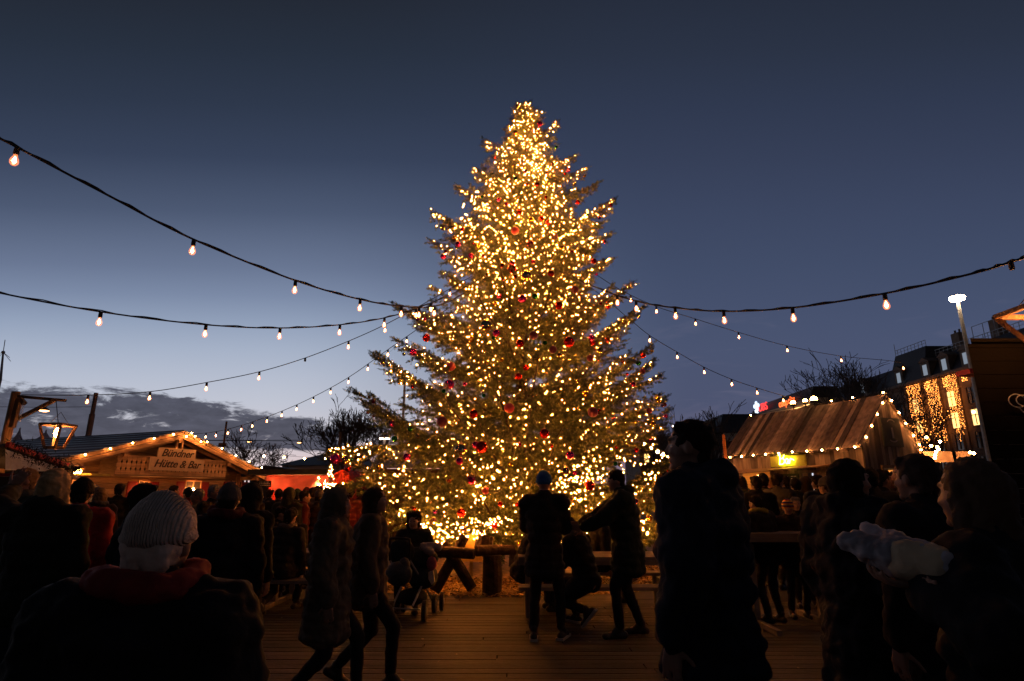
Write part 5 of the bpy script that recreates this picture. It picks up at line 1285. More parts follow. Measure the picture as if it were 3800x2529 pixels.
for k_ in range(14):
    an = math.pi * 1.15 - math.pi * 1.3 * k_ / 13; pts_.append((c_.x + rr_ * math.cos(an) * .95, 9.95, P(1748, 2030, 9.95).z + rr_ * math.sin(an)))
pts_ += [(c_.x + .20, 9.95, P(1748, 2085, 9.95).z), (c_.x - .17, 9.95, P(1748, 2085, 9.95).z), (c_.x - .1, 9.95, P(1748, 2045, 9.95).z), (c_.x - .18, 9.95, P(1748, 2040, 9.95).z)]
brd.prism(pts_, (0, .03, 0)); brd.box(c_.x - .02, c_.x + .03, 9.982, 10.02, 0, P(1748, 2080, 9.95).z)
tag(brd.build('yellow_board', mat('yellow_board_paint', (.70, .47, .13), rough=.6, bump=.05), loc=(c_.x, 9.95, 0)), 'rounded yellow cut out board standing behind the log rail', 'board')

pr = thing('pram', 'dark baby pram with an upright handle, bags and small black wheels', 'pram', (P(1530, 2200, 8.0).x, 8.0, .033))
def pp_(px, py, Y=8.0): return P(px, py, Y)
a = MB(); hx0, hx1 = 1447, 1521
hp = [pp_(hx0, 2080, 7.85), pp_(hx0, 2015, 7.8), pp_(hx0 + 8, 1999, 7.78), pp_(hx1 - 8, 2001, 7.78), pp_(hx1, 2017, 7.8), pp_(hx1 - 2, 2085, 7.85)]
a.tube(crom(hp, 5), .017, 8); a.build('handle', RUBBER, pr)
a = MB()
for s_ in (0, 1):
    x_ = (hx0, hx1)[s_]; a.tube([pp_(x_, 2080, 7.85), pp_(x_ + 60, 2180, 8.1), pp_(x_ + 90 if s_ else x_ + 70, 2245, 8.4)], .014, 6)
    a.tube([pp_(x_ + 10, 2250, 7.75), pp_(x_ + 55, 2150, 8.1), pp_(x_ + 95, 2075, 8.3)], .014, 6)
a.tube([pp_(1455, 2258, 7.75), pp_(1560, 2262, 7.75)], .010, 6)
a.build('frame', STEEL, pr)
a = MB(); DARKC = cloth((.03, .035, .03)); 
cen = pp_(1545, 2075, 8.1)
rot = Matrix.Rotation(R(25), 3, 'X')
a.ball(pp_(1490, 2050, 7.92), .17, .07, .17, n=16); a.ball(pp_(1560, 2075, 8.2), .24, .20, .16, n=16); a.ball(pp_(1570, 2140, 8.2), .20, .26, .16, n=16); a.ball(pp_(1530, 2215, 8.1), .2, .22, .1, n=14)
o = a.build('seat_shell', DARKC, pr, smooth=True)
a = MB(); a.ball(pp_(1480, 2130, 7.7), .17, .09, .15, n=14); a.ball(pp_(1500, 2100, 7.7), .08, .05, .1, n=10); a.build('carrier_bag', mat('grey_bag', (.07, .06, .055), rough=.5, bump=.8, bscale=14), pr, smooth=True)
a = MB(); a.prism([pp_(1590, 2125, 7.95), pp_(1607, 2118, 7.95), pp_(1613, 2160, 7.95), pp_(1602, 2172, 7.95), pp_(1590, 2150, 7.95)], (0, .04, 0)); a.build('white_cloth', mat('white_cloth', (.45, .4, .36), rough=.9), pr)
a = MB(); a.ball(pp_(1602, 2092, 8.0), .07, .05, .09, n=10); a.build('pink_cloth_bundle', mat('pink_bundle', (.42, .10, .12), rough=.9, bump=.5), pr, smooth=True)
def wheel(c, r, w_=.045):
    b = MB(); b.tube([c + Vector((-w_ / 2, 0, 0)), c + Vector((w_ / 2, 0, 0))], r, 20)
    o = b.build('wheel', RUBBER, pr); h = MB(); h.tube([c + Vector((-w_ / 2 - .006, 0, 0)), c + Vector((w_ / 2 + .006, 0, 0))], r * .35, 12)
    h.build('hub', STEEL, o)
for px, Y, r in ((1576, 7.72, .12), (1452, 7.72, .12), (1612, 8.25, .115), (1640, 8.4, .115), (1500, 8.3, .115)):
    x_ = P(px, 2240, Y).x; wheel(Vector((x_, Y, .033 + r)), r)

# ------------------------------------------------------------------ people
def remesh(mb, name, mats, parent, vox, smooth=2, disp=0.0, dscale=.1, seed=0):
    me = bpy.data.meshes.new(name); me.from_pydata(mb.v, [], mb.f); me.update()
    o = bpy.data.objects.new(name, me); COL.objects.link(o)
    m_ = o.modifiers.new('r', 'REMESH'); m_.mode = 'VOXEL'; m_.voxel_size = vox
    sm_ = o.modifiers.new('s', 'SMOOTH'); sm_.factor = .5; sm_.iterations = smooth
    dg = bpy.context.evaluated_depsgraph_get(); dg.update()
    m2 = bpy.data.meshes.new_from_object(o.evaluated_get(dg))
    bpy.data.objects.remove(o); bpy.data.meshes.remove(me)
    if disp:
        co = np.empty(len(m2.vertices) * 3, np.float32); m2.vertices.foreach_get('co', co); co = co.reshape(-1, 3)
        no = np.empty(len(m2.vertices) * 3, np.float32); m2.vertices.foreach_get('normal', no); no = no.reshape(-1, 3)
        for i in range(len(co)):
            co[i] += no[i] * disp * (noise.noise(Vector(co[i]) / dscale + Vector((seed, 0, 0))) + .5 * noise.noise(Vector(co[i]) / (dscale * .4)))
        m2.vertices.foreach_set('co', co.ravel()); m2.update()
    for mm in (mats if isinstance(mats, (list, tuple)) else [mats]): m2.materials.append(mm)
    m2.polygons.foreach_set('use_smooth', [True] * len(m2.polygons))
    o = bpy.data.objects.new(name, m2); COL.objects.link(o); o.parent = parent; return o
def ik(a, t, l1, l2, pole):
    d = t - a; L = min(d.length, (l1 + l2) * .998); d.normalize(); t = a + d * L
    x = (l1 * l1 - l2 * l2 + L * L) / (2 * L); h = math.sqrt(max(0, l1 * l1 - x * x))
    p = (pole - d * pole.dot(d)).normalized(); return a + d * x + p * h, t
def hand(mb, wr, fwd, palm, side, curl=.35, spread=.25, sc=1.0):
    fwd = fwd.normalized(); palm = (palm - fwd * palm.dot(fwd)).normalized(); sd = fwd.cross(palm) * side
    c0 = wr + fwd * .02; k = wr + fwd * .085
    for q in (-.028, -.010, .010, .028): mb.cap(c0 + sd * q * .7, k + sd * q * 1.05, .014, .013, 8)
    for i, q in enumerate((-.030, -.010, .010, .029)):
        L = (.062, .078, .084, .074)[i]; p = k + sd * q; d = (fwd + sd * (q / .03) * spread * .5).normalized()
        for j, f in enumerate((.45, .32, .25)):
            cu = curl * (.5 + .6 * j); d = (d + palm * cu * .6).normalized(); e = p + d * L * f; mb.cap(p, e, .0095 - .001 * j, .0088 - .001 * j, 7); p = e
    p = wr + fwd * .03 + sd * .03; d = (fwd * .6 + sd * .9 + palm * .35).normalized()
    for j, f in enumerate((.035, .032, .026)): e = p + d * f; mb.cap(p, e, .0125 - .0015 * j, .0115 - .0015 * j, 7); p = e; d = (d + fwd * .3 + palm * curl * .4).normalized()
def make_person(label, x, y, face=0.0, H=1.75, z0=.033, group=None, pose='stand', lean=0, look=(0, 0), hands=None, coat=(.02, .02, .022), clen=.80, bulk=1.0, trousers=(.015, .016, .022), shoe=(.012, .01, .01), sole=None,
                hair=None, hat=None, scarf=None, hood=None, feet=None, pelvis=None, vox=.011, curl=.35, female=False, flap=None):
    """face: heading in degrees; 0 looks away from the camera (+Y), 180 towards it, 90 looks to the left (-X)"""
    s_ = H / 1.75; root = thing('person', label, 'person', (x, y, z0), R(face), group, s_)
    V_ = Vector; hipz = pelvis if pelvis is not None else (.93 if pose in ('stand',) else (.89 if pose == 'walk' else .52))
    Rl = Matrix.Rotation(-R(lean), 3, 'X')
    pel = V_((0, 0, hipz)); ch_ = pel + Rl @ V_((0, 0, .34)); nk = pel + Rl @ V_((0, -.0, .55))
    Hm = Matrix.Rotation(R(look[0]), 3, 'Z') @ Matrix.Rotation(R(look[1]) - R(lean) * .6, 3, 'X')
    hc = nk + Rl @ V_((0, .02, .05)) + Hm @ V_((0, .015, .10))
    sh = {k: pel + Rl @ V_((k * (.165 if female else .185), 0, .485)) for k in (-1, 1)}
    hj = {k: pel + V_((k * .09, 0, -.02)) for k in (-1, 1)}
    if feet is None:
        feet = {'stand': {-1: (-.11, .02, .09), 1: (.11, -.02, .09)}, 'walk': {-1: (-.10, .30, .10), 1: (.10, -.30, .15)}, 'sit': {-1: (-.13, .42, .09), 1: (.13, .38, .09)}}[pose]
    hands = hands or {}
    SH = {-1: MB(), 1: MB()}; B = MB()
    for rr_, c0, rad_ in ((Hm, (0, -.01, .02), (.074, .092, .098)), (Hm, (0, .025, -.045), (.058, .062, .062)), (Hm, (0, .03, -.02), (.066, .06, .06))): B.ball(hc + rr_ @ V_(c0), *rad_, rot=rr_, n=18)
    hp = lambda *p: hc + Hm @ V_(p)
    B.cap(hp(0, .082, .018), hp(0, .102, -.022), .009, .013, 8); B.cap(hp(-.022, .080, .036), hp(.022, .080, .036), .012, .012, 8); B.cap(hp(-.016, .082, -.055), hp(.016, .082, -.055), .010, .010, 8); B.ball(hp(0, .075, -.088), .024, .02, .018, n=10)
    for k in (-1, 1): B.ball(hp(k * .076, -.008, -.005), .010, .020, .032, rot=Hm, n=10); B.ball(hp(k * .036, .068, -.02), .02, .02, .02, n=8)
    B.cap(nk - Rl @ V_((0, 0, .06)), hc - Hm @ V_((0, .015, .07)), .062, .056, 14)
    B.cap(pel + Rl @ V_((0, 0, .0)), ch_, .13, .135, 14); B.cap(sh[-1], sh[1], .065, .065, 12); B.cap(ch_, nk - Rl @ V_((0, 0, .06)), .13, .07, 12)
    C = MB(); T = MB(); SO = MB()
    bk = .028 * bulk
    elb = {}; wrs = {}
    for k in (-1, 1):
        tgt = hands.get(k); spec_ = None
        if tgt is None: tgt = sh[k] + V_((k * .07, .06, -.53)); fw = V_((0, .1, -1)); pm = V_((-k, 0, 0)); cu = .35
        else:
            tgt, fw, pm = V_(tgt[0]), V_(tgt[1]), V_(tgt[2]); cu = curl
        e, w_ = ik(sh[k], tgt, .285, .26, V_((k * .5, -.8, -.45))); elb[k] = e; wrs[k] = w_
        B.cap(sh[k], e, .046, .038, 10); B.cap(e, w_, .038, .025, 10); hand(B, w_, fw, pm, k * -1, cu)
        C.cap(sh[k], e, .062 + bk, .052 + bk, 12); C.cap(e, w_ - (w_ - e).normalized() * .03, .052 + bk, .038 + bk * .7, 12)
        a0 = V_(feet[k][:3]); kn, an = ik(hj[k], a0, .43, .42, V_((k * .12, 1, .15)))
        B.cap(hj[k], kn, .078, .05, 12); B.cap(kn, an, .05, .034, 12)
        T.cap(hj[k], kn, .092, .066, 14); T.cap(kn, an + (kn - an).normalized() * .04, .066, .05, 12)
        pit = R(feet[k][3]) if len(feet[k]) > 3 else 0; yaw_ = -k * R(10)
        Rf = Matrix.Rotation(yaw_, 3, 'Z') @ Matrix.Rotation(pit, 3, 'X')
        fp = lambda *p: an + Rf @ V_(p)
        B.cap(an, fp(0, .12, -.04), .03, .026, 8)
        S = SH[k]; S.cap(fp(0, -.045, -.045), fp(0, .16, -.055), .042, .036, 12); S.cap(fp(0, 0, .03), fp(0, .06, -.03), .045, .042, 12); S.cap(fp(.015, .12, -.055), fp(-.015, .15, -.055), .036, .036, 10)
        for q in ((-.05, .2),): SO.hexa([fp(-.042, -.09, -.088), fp(.042, -.09, -.088), fp(.046, .19, -.088), fp(-.046, .19, -.088), fp(-.044, -.09, -.062), fp(.044, -.09, -.062), fp(.048, .19, -.062), fp(-.048, .19, -.062)])
    T.cap(hj[-1], hj[1], .11, .11, 12)
    # coat: stacked ellipsoids
    for t_, w_, dp in ((.0, .17, .13), (.12, .165, .13), (.24, .175, .135), (.36, .19, .135), (.46, .175, .115)):
        C.ball(pel + Rl @ V_((0, 0, t_)), w_ + bk, dp + bk, .11, rot=Rl, n=18)
    C.cap(sh[-1], sh[1], .07 + bk, .07 + bk, 12); C.cap(nk - Rl @ V_((0, 0, .08)), nk + Rl @ V_((0, .005, -.005)), .11 + bk * .5, .075 + bk * .6, 14)
    if pose in ('stand', 'walk'):
        zb = clen * 1.0; zc_ = hipz
        while zc_ > zb + .05:
            zc_ -= .08; fl_ = 1 + (hipz - zc_) * .35; C.ball((0, 0, zc_), (.175 + bk) * fl_, (.135 + bk) * fl_, .10, n=18)
    else:
        for k in (-1, 1): kn, _ = ik(hj[k], V_(feet[k][:3]), .43, .42, V_((k * .12, 1, .15))); C.cap(hj[k], hj[k] + (kn - hj[k]) * .35, .11 + bk, .10 + bk, 12)
    if hood == 'down': C.ball(nk + Rl @ V_((0, -.07, .02)), .13, .09, .075, rot=Rl, n=14); C.cap(nk + Rl @ V_((-.1, .02, .0)), nk + Rl @ V_((.1, .02, .0)), .045, .045, 10)
    body = remesh(B, 'body', [SKIN, EYEM, LIPM, BROWM], root, vox, 2)
    HmI = Hm.inverted(); mi = []
    for p_ in body.data.polygons:
        v = HmI @ (p_.center - hc); m_ = 0
        if v.y > .05:
            if abs(abs(v.x) - .031) < .012 and abs(v.z - .010) < .005: m_ = 1
            elif abs(abs(v.x) - .032) < .018 and abs(v.z - .037) < .005: m_ = 3
            elif abs(v.x) < .024 and abs(v.z + .056) < .008 and v.y > .075: m_ = 2
        mi.append(m_)
    body.data.polygons.foreach_set('material_index', mi)
    remesh(C, 'coat', cloth(coat), root, .016, 4 if bulk > 1.3 else 3, .012 * max(.6, bulk), .09, seed=int(x * 7) % 50)
    remesh(T, 'trousers', cloth(trousers), root, .016, 3, .009, .08, seed=3)
    for k in (-1, 1): remesh(SH[k], 'shoe', mat('shoe_leather', (.02, .016, .014), rough=.45, bump=.1) if shoe == (.012, .01, .01) else cloth(shoe), root, .011, 2)
    if sole:
        n8 = 8
        for q in (0, 1):
            so = MB(); so.add(SO.v[q * 8:q * 8 + 8], [[i - q * 8 for i in f] for f in SO.f[q * 6:q * 6 + 6]]); so.build('sole', cloth(sole), root, world=False)
    if hood == 'up':
        hb2 = MB(); hb2.ball(hc + Hm @ V_((0, -.03, .02)), .118, .13, .135, rot=Hm, n=18); hb2.cap(hc + Hm @ V_((0, -.05, -.08)), nk + V_((0, -.03, -.02)), .11, .12, 14)
        o = remesh(hb2, 'hood', cloth(coat), root, .016, 2, .012, .07)
        cut = [p_.index for p_ in o.data.polygons if (lambda v: v.y > .075 and abs(v.x) < .075 and -.10 < v.z < .085)(HmI @ (p_.center - hc))]
        import bmesh
        bm = bmesh.new(); bm.from_mesh(o.data); bm.faces.ensure_lookup_table(); bmesh.ops.delete(bm, geom=[bm.faces[i] for i in cut], context='FACES'); bm.to_mesh(o.data); bm.free()
    if hair:
        st_, hcq = hair; hm = MB()
        hm.ball(hp(0, -.022, .035), .084, .097, .094, rot=Hm, n=18) if not hat else hm.ball(hp(0, -.03, -.01), .076, .075, .06, rot=Hm, n=14)
        if st_ in ('long', 'bob'):
            for k in (-1, 1): hm.cap(hp(k * .062, -.015, .03), hp(k * .075, -.02, -.10 if st_ == 'bob' else -.16), .034, .038 if st_ == 'bob' else .03, 10)
            hm.cap(hp(0, -.07, .02), hp(0, -.075, -.12 if st_ == 'bob' else -.20), .07, .055, 12); hm.cap(hp(-.04, -.06, 0), hp(-.05, -.06, -.13), .045, .04, 10); hm.cap(hp(.04, -.06, 0), hp(.05, -.06, -.13), .045, .04, 10)
        elif st_ == 'bun': hm.ball(hp(0, -.05, .145), .042, .042, .036, n=12); hm.cap(hp(0, -.07, 0), hp(0, -.06, -.06), .05, .04, 10)
        elif st_ == 'curly':
            rr2 = random.Random(5)
            for q in range(46):
                an, zz = rr2.uniform(0, 6.28), rr2.uniform(-.09, .12)
                if math.sin(an) > .45 and zz < .07: continue
                hm.ball(hp(math.cos(an) * .085, math.sin(an) * .09 - .01, zz), .028, n=8)
        else: hm.cap(hp(-.03, -.06, .0), hp(-.03, -.065, -.05), .045, .03, 10); hm.cap(hp(.03, -.06, .0), hp(.03, -.065, -.05), .045, .03, 10); (None if hat else hm.cap(hp(-.05, .03, .085), hp(.05, .03, .085), .03, .03, 10))
        # keep the face clear: the hair mass sits behind the hairline
        hm.v = [tuple(v) for v in hm.v]
        o = remesh(hm, 'hair', cloth(hcq, None), root, .010, 1, .010, .03, seed=9)
    if hat:
        st_, hcol = hat; hm = MB()
        if st_ == 'stripe': hm.ball(hp(0, -.005, .045), .092, .104, .098, rot=Hm, n=18); hm.ball(hp(0, -.01, .11), .05, .055, .05, n=12)
        else: hm.ball(hp(0, -.012, .045), .090, .104, .095, rot=Hm, n=18); hm.ball(hp(0, -.02, .10), .055, .06, .05, n=12)
        hm.ball(hp(0, -.01, .018), .099, .111, .032, rot=Hm, n=18)
        o = remesh(hm, 'hat', knit(hcol) if st_ != 'stripe' else [cloth((.45, .10, .02)), cloth((.03, .03, .12)), cloth((.5, .28, .05))], root, .011, 2, .003, .02)
        if st_ == 'stripe': o.data.polygons.foreach_set('material_index', [int(((HmI @ (p_.center - hc)).z + .1) / .018) % 3 for p_ in o.data.polygons])
    if scarf:
        sm_ = MB(); cpt = nk + Rl @ V_((0, .0, .015 + .02 * bulk)); N_ = 12
        for q in range(N_): a0, a1 = 2 * math.pi * q / N_, 2 * math.pi * (q + 1) / N_; sm_.cap(cpt + V_((math.cos(a0) * (.07 + .02 * bulk), math.sin(a0) * (.07 + .02 * bulk), .01 * math.sin(a0 * 2))), cpt + V_((math.cos(a1) * (.07 + .02 * bulk), math.sin(a1) * (.07 + .02 * bulk), .01 * math.sin(a1 * 2))), .042, .042, 8)
        remesh(sm_, 'scarf', cloth(scarf), root, .014, 2, .01, .04)
    root['_w'] = 0; del root['_w']
    return root
def XY(px, Y, py=1830): return P(px, py, Y).x, Y
def W(root, p): return wmat(root) @ Vector(p)
def hold(root, k, dz=0.0): pass

BLK = (.012, .011, .012); NAVY = (.012, .016, .035); BRN = (.04, .022, .014); OLV = (.035, .033, .018); GREY = (.06, .055, .055); MAROON = (.10, .012, .012); DGREEN = (.015, .03, .018); TAN = (.13, .085, .05)
HB = (.018, .011, .007); HBLOND = (.22, .13, .06); HGREY = (.18, .16, .15); HWHITE = (.42, .36, .32)

# --- close figures
x, y = XY(190, 3.9); make_person('person with blond hair in a dark patched jacket, back turned, raising one arm', x, y, 8, 1.67, coat=(.018, .017, .012), bulk=1.3, clen=.86, trousers=(.018, .022, .036), hair=('bob', (.42, .27, .13)), hands={-1: ((-.47, .36, 1.62), (.55, .0, 1), (0, 1, 0))}, curl=.08, female=True, hood='down', vox=.008)
x, y = XY(92, 5.6); make_person('person with fair hair standing behind the raised hand at the far left', x, y, 150, 1.74, coat=OLV, scarf=(.10, .09, .07), hair=('short', HBLOND))
x, y = XY(600, 1.45); make_person('person in a pale cap and dark red scarf close to the camera, back turned', x, y, 4, 1.50, coat=BLK, bulk=2.2, clen=.62, scarf=(.22, .02, .018), trousers=BLK, hair=('short', (.62, .49, .41)), hat=('beanie', (.62, .49, .41)), vox=.008)
x, y = XY(470, 3.9); make_person('person with ruddy face and short dark hair walking behind the one in the pale cap', x+.1, y, -60, 1.61, pose='walk', coat=BLK, hair=('short', HB), look=(0, 0), vox=.008)
x, y = XY(300, 4.9); make_person('person in a red jacket standing right of the blond one at the left', x, y, 20, 1.62, coat=(.30, .012, .012), bulk=1.3, hair=('short', HB), hat=('beanie', BLK))
x, y = XY(850, 4.4); make_person('person in a long black coat with dark red collar left of the pale table', x, y, 15, 1.57, coat=BLK, clen=.45, bulk=1.7, hat=('beanie', (.16, .13, .12)), scarf=MAROON, hair=('short', HB))
x, y = XY(930, 5.4); make_person('person in a dark hooded coat behind the one with the dark red collar', x, y, -20, 1.58, coat=(.014, .01, .01), clen=.6, bulk=1.3, hood='up')
x, y = XY(1245, 4.7); make_person('person in a long olive brown coat striding past in front of the left table', x, y, -85, 1.57, pose='walk', coat=(.10, .075, .05), clen=.55, bulk=1.9, trousers=BLK, hood='up', feet={-1: (-.09, .27, .10), 1: (.09, -.26, .14, -25)})
x, y = XY(1385, 5.2); make_person('person in a brown coat striding left of the pram', x, y, -80, 1.60, pose='walk', coat=(.09, .058, .04), clen=.72, bulk=1.5, trousers=BLK, hair=('bob', BRN), feet={-1: (-.09, -.25, .15, -30), 1: (.09, .24, .10)})
x, y = XY(2600, 2.75); make_person('tall person with short dark hair in a puffy navy jacket before the fir', x, y, 52, 1.85, coat=(.014, .016, .026), bulk=2.0, clen=.78, hair=('short', HB), trousers=(.012, .012, .014), look=(14, 0), hood='down', vox=.008)
x, y = XY(3140, 3.3); make_person('person in a bulky black coat with a warmly lit face turned right', x, y, -72, 1.70, coat=BLK, bulk=2.2, clen=.5, hood='down', hair=('bob', HB), trousers=BLK, look=(-16, -6), vox=.008)
x, y = XY(3640, 1.9); fc_, Hh_ = 30, 1.66
def loc_(w_): return tuple((Matrix.Rotation(-R(fc_), 3, 'Z') @ (Vector(w_) - Vector((x, y, .033)))) / (Hh_ / 1.75))
def dir_(w_): return tuple(Matrix.Rotation(-R(fc_), 3, 'Z') @ Vector(w_))
h1, h2 = P(3640, 2225, 1.74), P(3420, 2175, 1.84)
make_person('person with brown hair hurrying past at the right edge carrying a bundle', x, y, fc_, Hh_, pose='walk', coat=BLK, bulk=1.7, clen=.6, hair=('bob', (.09, .05, .03)), trousers=BLK, look=(-12, 0), hands={1: (loc_(h1), dir_((-1, .1, .1)), dir_((0, 0, 1))), -1: (loc_(h2), dir_((-1, .1, .1)), dir_((0, 0, 1)))}, curl=.9, vox=.008)
x, y = XY(3430, 2.9); make_person('person in a dark coat standing behind the one carrying the bundle', x, y, 20, 1.70, coat=(.014, .011, .012), bulk=1.5, clen=.5, hair=('short', (.06, .035, .025)), trousers=BLK, vox=.008)
# bundle of paper wrapped shopping
q = P(3330, 2075, 1.85); bn = thing('wrapped_bundle', 'long bundle wrapped in white and blue paper carried at the lower right', 'parcel', tuple(q))
a = MB(); e0, e1 = P(3150, 2010, 1.95), P(3710, 2175, 1.72)
for t0, t1, r0, r1 in ((0, .35, .035, .062), (.35, .7, .062, .066), (.7, 1, .062, .045)): a.cap(e0 + (e1 - e0) * t0, e0 + (e1 - e0) * t1, r0, r1, 14)
a.cap(e0 + Vector((.1, .04, .025)), e1 + Vector((-.1, .04, .03)), .035, .045, 12)
o = remesh(a, 'wrapping', mat('white_blue_paper', (.37, .33, .34), rough=.6, var=.6, scale=6, bump=1, bscale=12), None, .008, 1, .014, .045); o.data.transform(bn.matrix_basis.inverted()); o.parent = bn
a = MB(); a.cap(e0 + (e1 - e0) * .42 + Vector((0, -.01, -.005)), e0 + (e1 - e0) * .60 + Vector((0, -.012, -.005)), .068, .069, 16); o = remesh(a, 'cream_band', mat('cream_paper', (.6, .45, .28), rough=.7, bump=.3), None, .012, 1, .006, .05); o.data.transform(bn.matrix_basis.inverted()); o.parent = bn

# --- around the tables
sx_, sy_ = XY(1550, 8.6); make_person('person with dark curly hair seated behind the pram, facing forward', sx_, sy_, 176, 1.66, pose='sit', coat=(.03, .03, .024), bulk=1.5, lean=14, hair=('curly', HB), hands={-1: ((-.10, .36, .74), (.6, .9, .0), (0, 0, -1)), 1: ((.10, .36, .74), (-.6, .9, 0), (0, 0, -1))}, female=True, trousers=BLK, look=(0, 4))
a = MB(); q0_ = P(1575, 2035, 8.15); a.cap(P(1570, 2028, 8.05), P(1625, 2030, 8.1), .05, .06, 12); a.cap(P(1570, 2030, 8.05), P(1600, 2050, 8.0), .05, .05, 10); o = remesh(a, 'folded_blanket', mat('grey_blanket', (.30, .25, .24), rough=.9, bump=.4), None, .012, 2, .008, .05); tag(o, 'light grey blanket draped over the front of the pram', 'blanket')
for v in o.data.vertices: v.co -= q0_
o.location = q0_
x, y = XY(1935, 8.25); make_person('person bent over eating at the left end of the pale right table', x, y, -72, 1.72, pose='sit', coat=(.022, .02, .024), lean=26, look=(0, -18), hair=('short', HB), trousers=(.03, .035, .055), hands={-1: ((-.05, .40, .93), (.3, .4, .8), (0, 1, 0)), 1: ((.05, .40, .93), (-.3, .4, .8), (0, 1, 0))}, curl=.8, scarf=(.16, .13, .12))
x, y = XY(2018, 6.75); make_person('person in a blue beanie and dark checked jacket standing with white soled shoes', x, y, -12, 1.74, coat=(.026, .018, .014), clen=.70, bulk=1.3, hat=('beanie', (.05, .16, .38)), trousers=(.018, .015, .014), sole=(.5, .42, .34), hands={-1: ((-.12, .36, 1.12), (.4, .9, .1), (1, 0, 0)), 1: ((.12, .36, 1.12), (-.4, .9, .1), (-1, 0, 0))}, curl=.9, feet={-1: (-.13, .0, .09), 1: (.16, .10, .09)})
x, y = XY(2170, 7.35); make_person('person with a hair bun seated on the near bench, leg stretched out, looking down', x, y, 50, 1.64, pose='sit', pelvis=.55, lean=18, coat=(.016, .014, .014), look=(10, -22), hair=('bun', HB), scarf=(.12, .10, .09), female=True, trousers=(.012, .012, .014), sole=(.5, .42, .34), hands={-1: ((-.08, .40, .92), (.3, .9, .1), (0, 0, 1)), 1: ((.08, .40, .92), (-.3, .9, .1), (0, 0, 1))}, feet={-1: (-.10, -.05, .22, -50), 1: (.16, .28, .09)}, curl=.8)
x, y = XY(2205, 8.95); make_person('person in a knitted cap seated across the table with face turned right', x, y, -80, 1.66, pose='sit', pelvis=.56, lean=10, coat=(.028, .022, .02), hat=('beanie', (.07, .055, .05)), hair=('short', HB), look=(0, -8))
x, y = XY(2318, 6.9); make_person('person in a dark olive parka standing side on, reaching over the table', x, y, 82, 1.78, coat=(.028, .03, .016), clen=.66, bulk=1.6, hair=('short', HB), hood='down', lean=4, look=(0, -8), trousers=(.014, .013, .014), hands={-1: ((-.14, .48, 1.12), (0, 1, 0), (1, 0, 0)), 1: ((.10, .50, 1.14), (0, 1, 0), (-1, 0, 0))}, curl=.9, feet={-1: (-.12, .12, .09), 1: (.12, -.12, .09)})
q = P(2205, 1945, 6.9); a = MB(); a.lathe([(.026, 0), (.036, .10), (.033, .10), (.024, .005)], q, 14); tag(a.build('paper_cup', MATS['white_paper'], loc=tuple(q)), 'white paper cup held out over the table', 'cup')
x, y = XY(1010, 9.5); make_person('person with an orange lit face seated at the left table, nearest its end', x, y, -70, 1.68, pose='sit', pelvis=.56, lean=12, coat=BLK, hair=('short', HB))
x, y = XY(1060, 8.15); make_person('person with a pale collar seated back turned at the left table', x, y, -5, 1.68, pose='sit', pelvis=.56, lean=16, coat=(.02, .018, .02), scarf=(.12, .09, .07), hair=('short', HB), feet={-1: (-.14, -.10, .14, -30), 1: (.13, .35, .09)})
x, y = XY(1095, 9.6); make_person('person in a cap seated on the far side of the left table', x, y, 170, 1.62, pose='sit', pelvis=.56, coat=BLK, hat=('beanie', (.03, .025, .025)))
x, y = XY(2915, 7.9); make_person('child in a striped knitted cap with a warmly lit face beside the high table', x, y, 178, 1.42, coat=(.03, .02, .018), bulk=1.4, hat=('stripe', (.4, .1, .02)), look=(-20, 2), clen=.7)
x, y = XY(2830, 7.6); make_person('person in a dark coat with a yellow scarf leaning at the high table', x, y, 30, 1.5, coat=(.018, .014, .013), bulk=1.5, hair=('short', HB), scarf=(.35, .28, .04), lean=10)
x, y = XY(2945, 8.6); make_person('small grey haired person just right of the child in the striped cap', x, y, 170, 1.46, coat=BLK, hair=('short', (.12, .1, .1)))

# --- the crowd: a few figures, copied and re-dressed
kinds = {
 'short': dict(coat=BLK, hair=('short', HB)),
 'beanie': dict(coat=BLK, hat=('beanie', GREY), hair=('short', HB)),
 'hood': dict(coat=OLV, hood='up', bulk=1.3),
 'long': dict(coat=BRN, hair=('long', BRN), female=True, scarf=GREY),
 'cup': dict(coat=NAVY, hair=('short', BRN), hands={1: ((.14, .34, 1.18), (0, .5, .8), (-1, 0, 0))}, curl=.8),
 'stride': dict(coat=MAROON, hat=('beanie', BLK), pose='walk'),
}
crowd_proto = {}
CNAME = {BLK: 'black', NAVY: 'navy', BRN: 'brown', OLV: 'olive', GREY: 'grey', MAROON: 'dark red', DGREEN: 'dark green', TAN: 'tan', HBLOND: 'blond', HGREY: 'grey', HB: 'dark', HWHITE: 'white'}
HCN = {'short': 'short %s hair', 'long': 'long %s hair', 'beanie': '%s beanie', 'hood': 'hood up', 'cup': 'short %s hair, hand raised', 'stride': '%s beanie, striding'}
labels_seen = {}
